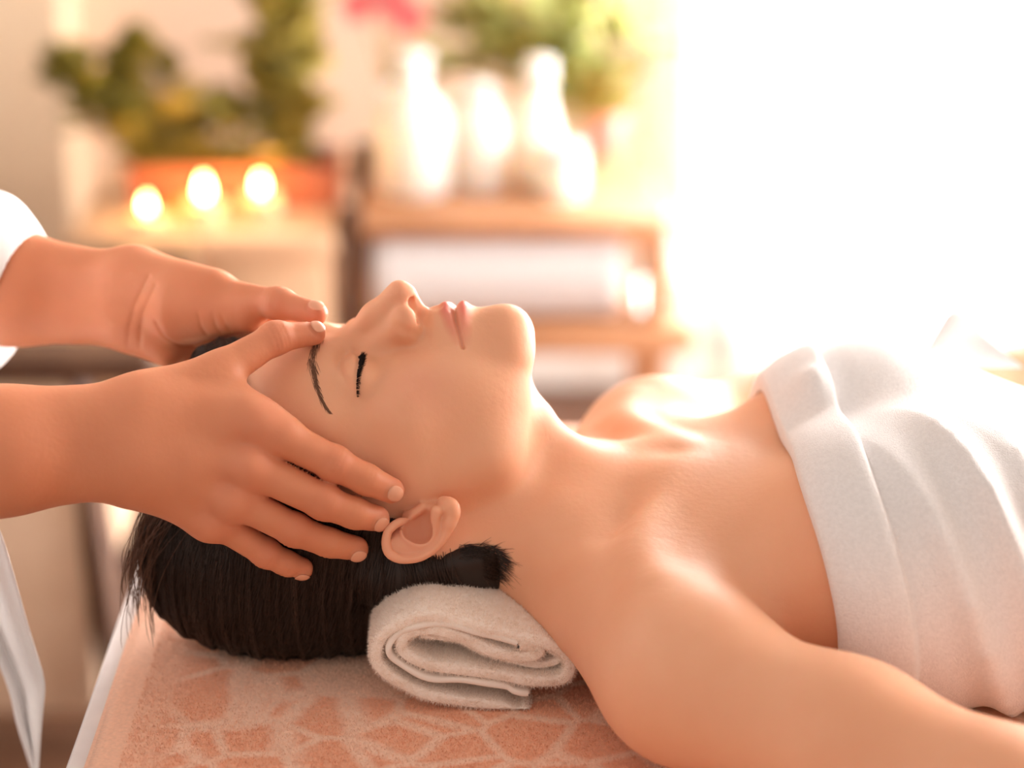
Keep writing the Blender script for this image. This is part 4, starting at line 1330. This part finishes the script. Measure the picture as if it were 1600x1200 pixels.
box('soil', (qx0 + wl, yA + wl, cab_z + 0.008), (qx1 - wl, yB - wl, cab_z + th_ - 0.012), M_SOIL, planter, 0.002)
sz = cab_z + th_ - 0.012
b1 = Vector((at(240, 300, PY).x, PY, sz)); b0 = Vector((at(345, 300, PY).x, PY + 0.01, sz)); b2 = Vector((at(470, 300, PY).x, PY, sz))
pl = spray(((85, 150), (95, 150)), PY, 14, 0.03, 0.062, 0.030, 1, b1) + spray(((125, 205), (130, 205)), PY, 24, 0.04, 0.062, 0.032, 2, b1) \
   + spray(((180, 232), (50, 125)), PY, 14, 0.03, 0.060, 0.024, 3, b1) + spray(((215, 270), (225, 290)), PY, 8, 0.03, 0.05, 0.022, 4, b1)
plant('leafy_plant', b1, None, None, pl, 'dark green plant with large leaves at the left end of the terracotta trough', M_LEAF_D)
pl = spray(((400, 475), (0, 200)), PY, 34, 0.04, 0.09, 0.036, 5, b2) + spray(((420, 490), (60, 230)), PY, 20, 0.04, 0.08, 0.034, 6, b2)
plant('leafy_plant', b2, None, None, pl, 'tall olive green plant at the right end of the terracotta trough', [M_LEAF_M, M_LEAF_D])
pl = spray(((215, 300), (110, 250)), PY + 0.01, 16, 0.03, 0.06, 0.024, 7, b0) + spray(((260, 440), (180, 285)), PY + 0.01, 48, 0.04, 0.075, 0.034, 8, b0)
plant('leafy_plant', b0, None, None, pl, 'bushy low green plant in the middle of the terracotta trough', [M_LEAF_M, M_LEAF_D])

# ------------------------------------------------------------------ wooden trolley with bottles and towel
TY0, TY1 = 1.74, 2.14
tz = at(800, 342, TY0).z; lz = at(800, 510, TY0).z
tx0, tx1 = at(562, 342, TY0).x, at(1068, 342, TY0).x
tr_ = empty('trolley', ((tx0 + tx1) / 2, (TY0 + TY1) / 2, FLOOR_Z))
tag(tr_, 'honey coloured wooden trolley holding white bottles and a rolled towel', 'trolley')
box('top_board', (tx0, TY0, tz - 0.028), (tx1 - 0.03, TY1, tz), M_WOOD, tr_, 0.005)
box('lower_shelf', (tx0 - 0.005, TY0 - 0.005, lz - 0.040), (tx1 + 0.02, TY1, lz), M_WOOD, tr_, 0.005)
for x, mm in ((tx0 - 0.016, M_DARKWOOD), (tx1 - 0.035, M_WOOD)):
    for y in (TY0 + 0.02, TY1 - 0.03):
        box('post', (x - 0.016, y - 0.016, FLOOR_Z + 0.07), (x + 0.016, y + 0.016, tz - 0.001 if x > 0 else tz + 0.012), mm, tr_, 0.004)
        w_ = lathe('wheel', [(0.008, -0.010), (0.030, -0.010), (0.034, -0.006), (0.034, 0.006), (0.030, 0.010), (0.008, 0.010)], (0, 0, 0), M_WICK)
        w_.rotation_euler = (0, math.pi / 2, 0); w_.location = Vector((x, y, FLOOR_Z + 0.035)) - tr_.location; w_.parent = tr_
# rolled towel on the lower shelf
bm = bmesh.new()
rr_ = 0.064
xa, xb = at(584, 430, TY0 + 0.07).x, at(972, 430, TY0 + 0.07).x
prof = []
seg = 36
stations = [(0.0, 0.80), (0.004, 0.93), (0.014, 1.0)] + [(t, 1.0) for t in np.linspace(0.06, 0.94, 9) * (xb - xa)] + [(xb - xa - 0.014, 1.0), (xb - xa - 0.004, 0.93), (xb - xa, 0.80)]
rings = []
for x, k in stations:
    ring = []
    for j in range(seg):
        a_ = 2 * math.pi * j / seg
        step = 1.0 + 0.05 * (1 - ((a_ / (2 * math.pi) + 0.35) % 1.0))
        ring.append(bm.verts.new((xa + x, TY0 + 0.062 + rr_ * k * step * math.cos(a_), lz + rr_ * 1.03 + rr_ * k * 0.98 * step * math.sin(a_))))
    rings.append(ring)
for a, b in zip(rings[:-1], rings[1:]):
    for j in range(seg): bm.faces.new((a[j], a[(j + 1) % seg], b[(j + 1) % seg], b[j]))
bm.faces.new(rings[0][::-1]); bm.faces.new(rings[-1])
o = obj_bm('rolled_towel', bm, M_TOWEL, None, True)
tag(o, 'white towel rolled lengthwise on the lower shelf of the wooden trolley', 'towel')

def bottle(name, u, vbase, y, prof, mat_, label, cap=None, cat='bottle', capmat=None):
    p = at(u, vbase, y)
    root = empty(name, (p.x, y, tz)); tag(root, label, cat, None)
    lathe('body', prof, (p.x, y, tz), mat_, root)
    if cap: lathe('cap', cap, (p.x, y, tz), capmat or mat_, root)
    return root, p
BY = TY0 + 0.14
k_ = 0.00089
r1 = 61 * k_; h1 = 205 * k_
bottle('pump_bottle', 646, 285, BY, [(r1 * 0.9, 0), (r1, 0.005), (r1, h1 * 0.50), (r1 * 0.93, h1 * 0.62), (r1 * 0.6, h1 * 0.74), (r1 * 0.40, h1 * 0.80), (r1 * 0.36, h1 * 0.86)], M_PORCELAIN,
       'widest white bottle on the trolley, beside the dark trolley post', [(r1 * 0.42, h1 * 0.86), (r1 * 0.42, h1 * 0.95), (r1 * 0.18, h1 * 0.96), (r1 * 0.18, h1 * 1.02), (r1 * 0.5, h1 * 1.03), (r1 * 0.5, h1 * 1.07), (r1 * 0.3, h1 * 1.08)])
r2 = 40 * k_; h2 = 175 * k_
bottle('bottle', 752, 284, BY + 0.01, [(r2 * 0.9, 0), (r2, 0.004), (r2 * 1.02, h2 * 0.45), (r2 * 0.9, h2 * 0.66), (r2 * 0.5, h2 * 0.80), (r2 * 0.42, h2 * 0.86)], M_PORCELAIN,
       'slim white bottle between the widest bottle and the long-necked one', [(r2 * 0.46, h2 * 0.86), (r2 * 0.46, h2 * 0.99), (r2 * 0.40, h2)])
r3 = 34 * k_; h3 = 205 * k_
bottle('bottle', 842, 284, BY + 0.03, [(r3 * 0.95, 0), (r3 * 1.05, 0.004), (r3 * 1.05, h3 * 0.34), (r3 * 0.85, h3 * 0.50), (r3 * 0.62, h3 * 0.66), (r3 * 0.58, h3 * 0.80)], M_PORCELAIN,
       'long-necked white bottle behind the short white jar', [(r3 * 0.70, h3 * 0.80), (r3 * 0.72, h3 * 0.97), (r3 * 0.60, h3)])
r4 = 36 * k_; h4 = 86 * k_
bottle('jar', 878, 288, BY - 0.03, [(r4 * 0.9, 0), (r4, 0.004), (r4, h4 * 0.78), (r4 * 0.94, h4 * 0.82)], M_PORCELAIN,
       'short white jar in front of the long-necked bottle', [(r4 * 0.98, h4 * 0.82), (r4 * 0.98, h4 * 0.97), (r4 * 0.9, h4)], 'jar')
# pink pot with pale plant, pink blossom spray, glass carafe, white globe in place of a glint
py = TY1 - 0.05
pp = at(944, 240, py); pb = Vector((pp.x, py, tz))
pl = spray(((700, 860), (20, 110)), py, 40, 0.03, 0.085, 0.03, 11, pb + Vector((0, 0, 0.06))) + spray(((840, 1000), (20, 150)), py, 45, 0.03, 0.085, 0.034, 12, pb + Vector((0, 0, 0.06))) + spray(((860, 960), (110, 190)), py, 12, 0.03, 0.06, 0.022, 13, pb + Vector((0, 0, 0.06)))
plant('potted_plant', pb, pot_prof(0.030, 0.062), M_PINKPOT, pl, 'pale green bushy plant in a pink pot behind the white jar', [M_LEAF_L, M_LEAF_M])
fy = TY1 - 0.08
fb = Vector((at(610, 285, fy).x, fy, tz))
flw = empty('flower_vase', fb); tag(flw, 'pink blossoms on thin stems in a vase behind the widest bottle', 'flower')
lathe('vase', [(0.018, 0), (0.022, 0.003), (0.026, 0.05), (0.014, 0.10), (0.016, 0.115)], fb, M_PORCELAIN, flw)
for i, (u, v) in enumerate([(560, 4), (590, -12), (622, 8), (640, 22), (606, -30)]):
    c_ = at(u, v, fy)
    limb('stem', fb + Vector((0, 0, 0.10)), c_, 0.002, 0.0015, M_LEAF_M, flw, 6)
    for k in range(6):
        a_ = k * math.pi / 3 + i
        bm = bmesh.new()
        leaf_bm(bm, c_, (math.cos(a_), -0.45, math.sin(a_)), 0.030, 0.013, 0.1, 0.0, random, Vector((0, -1, 0.2)))
        o = child(obj_bm('petal', bm, M_PETAL, None, True), flw)
        s = o.modifiers.new('thickness', 'SOLIDIFY'); s.thickness = 0.001
gp = at(1030, 480, TY0 + 0.06)
car = empty('carafe', (gp.x, TY0 + 0.08, lz)); tag(car, 'clear glass carafe with a stopper at the right end of the lower trolley shelf', 'carafe')
loc = (gp.x, TY0 + 0.08, lz)
lathe('body', [(0.030, 0), (0.034, 0.004), (0.036, 0.05), (0.026, 0.085), (0.014, 0.105), (0.016, 0.125)], loc, M_GLASS, car)
lathe('stopper', [(0.010, 0.120), (0.012, 0.130), (0.017, 0.138), (0.017, 0.148), (0.010, 0.154)], loc, M_GLASS, car)
gp = at(994, 410, TY0 + 0.03)  # bright glint off glass, modelled as a white globe
glint = empty('glint_globe', (gp.x, TY0 + 0.035, lz)); tag(glint, 'small white globe on a short stand, put in for a glint of light between the rolled towel and the carafe', 'glint stand-in')
loc = (gp.x, TY0 + 0.035, lz)
gh = gp.z - lz
lathe('stand', [(0.016, 0), (0.017, 0.003), (0.006, 0.008), (0.005, gh - 0.018), (0.009, gh - 0.012)], loc, M_WOOD, glint)
lathe('globe', [(0.004, gh - 0.017), (0.012, gh - 0.013), (0.0175, gh), (0.012, gh + 0.013), (0.004, gh + 0.017)], loc, M_PORCELAIN, glint, 20)

# ------------------------------------------------------------------ wooden armchair with beige upholstery at the left
AY = 1.22
arm = empty('armchair', (at(80, 900, AY).x, AY + 0.3, FLOOR_Z)); tag(arm, 'dark wooden armchair with beige upholstery behind the masseur', 'armchair')
za = at(130, 562, AY).z
ax0, ax1 = at(-330, 562, AY).x, at(248, 562, AY).x
box('armrest', (ax0, AY - 0.035, za - 0.018), (ax1, AY + 0.035, za + 0.016), M_DARKWOOD, arm, 0.008)
box('side_panel', (ax0 + 0.02, AY - 0.022, FLOOR_Z + 0.03), (at(165, 1000, AY).x - 0.012, AY + 0.02, za - 0.02), M_BEIGE, arm, 0.01)
box('seat', (ax0 + 0.02, AY + 0.03, FLOOR_Z + 0.16), (ax1 - 0.08, AY + 0.34, FLOOR_Z + 0.32), M_BEIGE, arm, 0.03, 4)
ltop = at(118, 640, AY); lbot = at(196, 1090, AY - 0.03)
def post(name, a, b, w):
    a, b = Vector(a), Vector(b)
    bm = bmesh.new()
    box_bm(bm, (0, 0, 0), (w, w, (b - a).length), 0.004, 1)
    bmesh.ops.transform(bm, verts=bm.verts, matrix=Matrix.Translation((a + b) / 2) @ (b - a).to_track_quat('Z', 'Y').to_matrix().to_4x4())
    return child(obj_bm(name, bm, M_DARKWOOD, None, False), arm)
post('leg', (ltop.x, AY, za - 0.018), (lbot.x, AY - 0.03, FLOOR_Z), 0.034)
post('leg', (ltop.x, AY + 0.37, za - 0.018), (lbot.x, AY + 0.40, FLOOR_Z), 0.034)
post('leg', (ax0 + 0.06, AY, za - 0.018), (ax0 - 0.02, AY - 0.03, FLOOR_Z), 0.034)
post('leg', (ax0 + 0.06, AY + 0.37, za - 0.018), (ax0 - 0.02, AY + 0.40, FLOOR_Z), 0.034)
box('armrest', (ax0, AY + 0.335, za - 0.018), (ax1, AY + 0.405, za + 0.016), M_DARKWOOD, arm, 0.008)
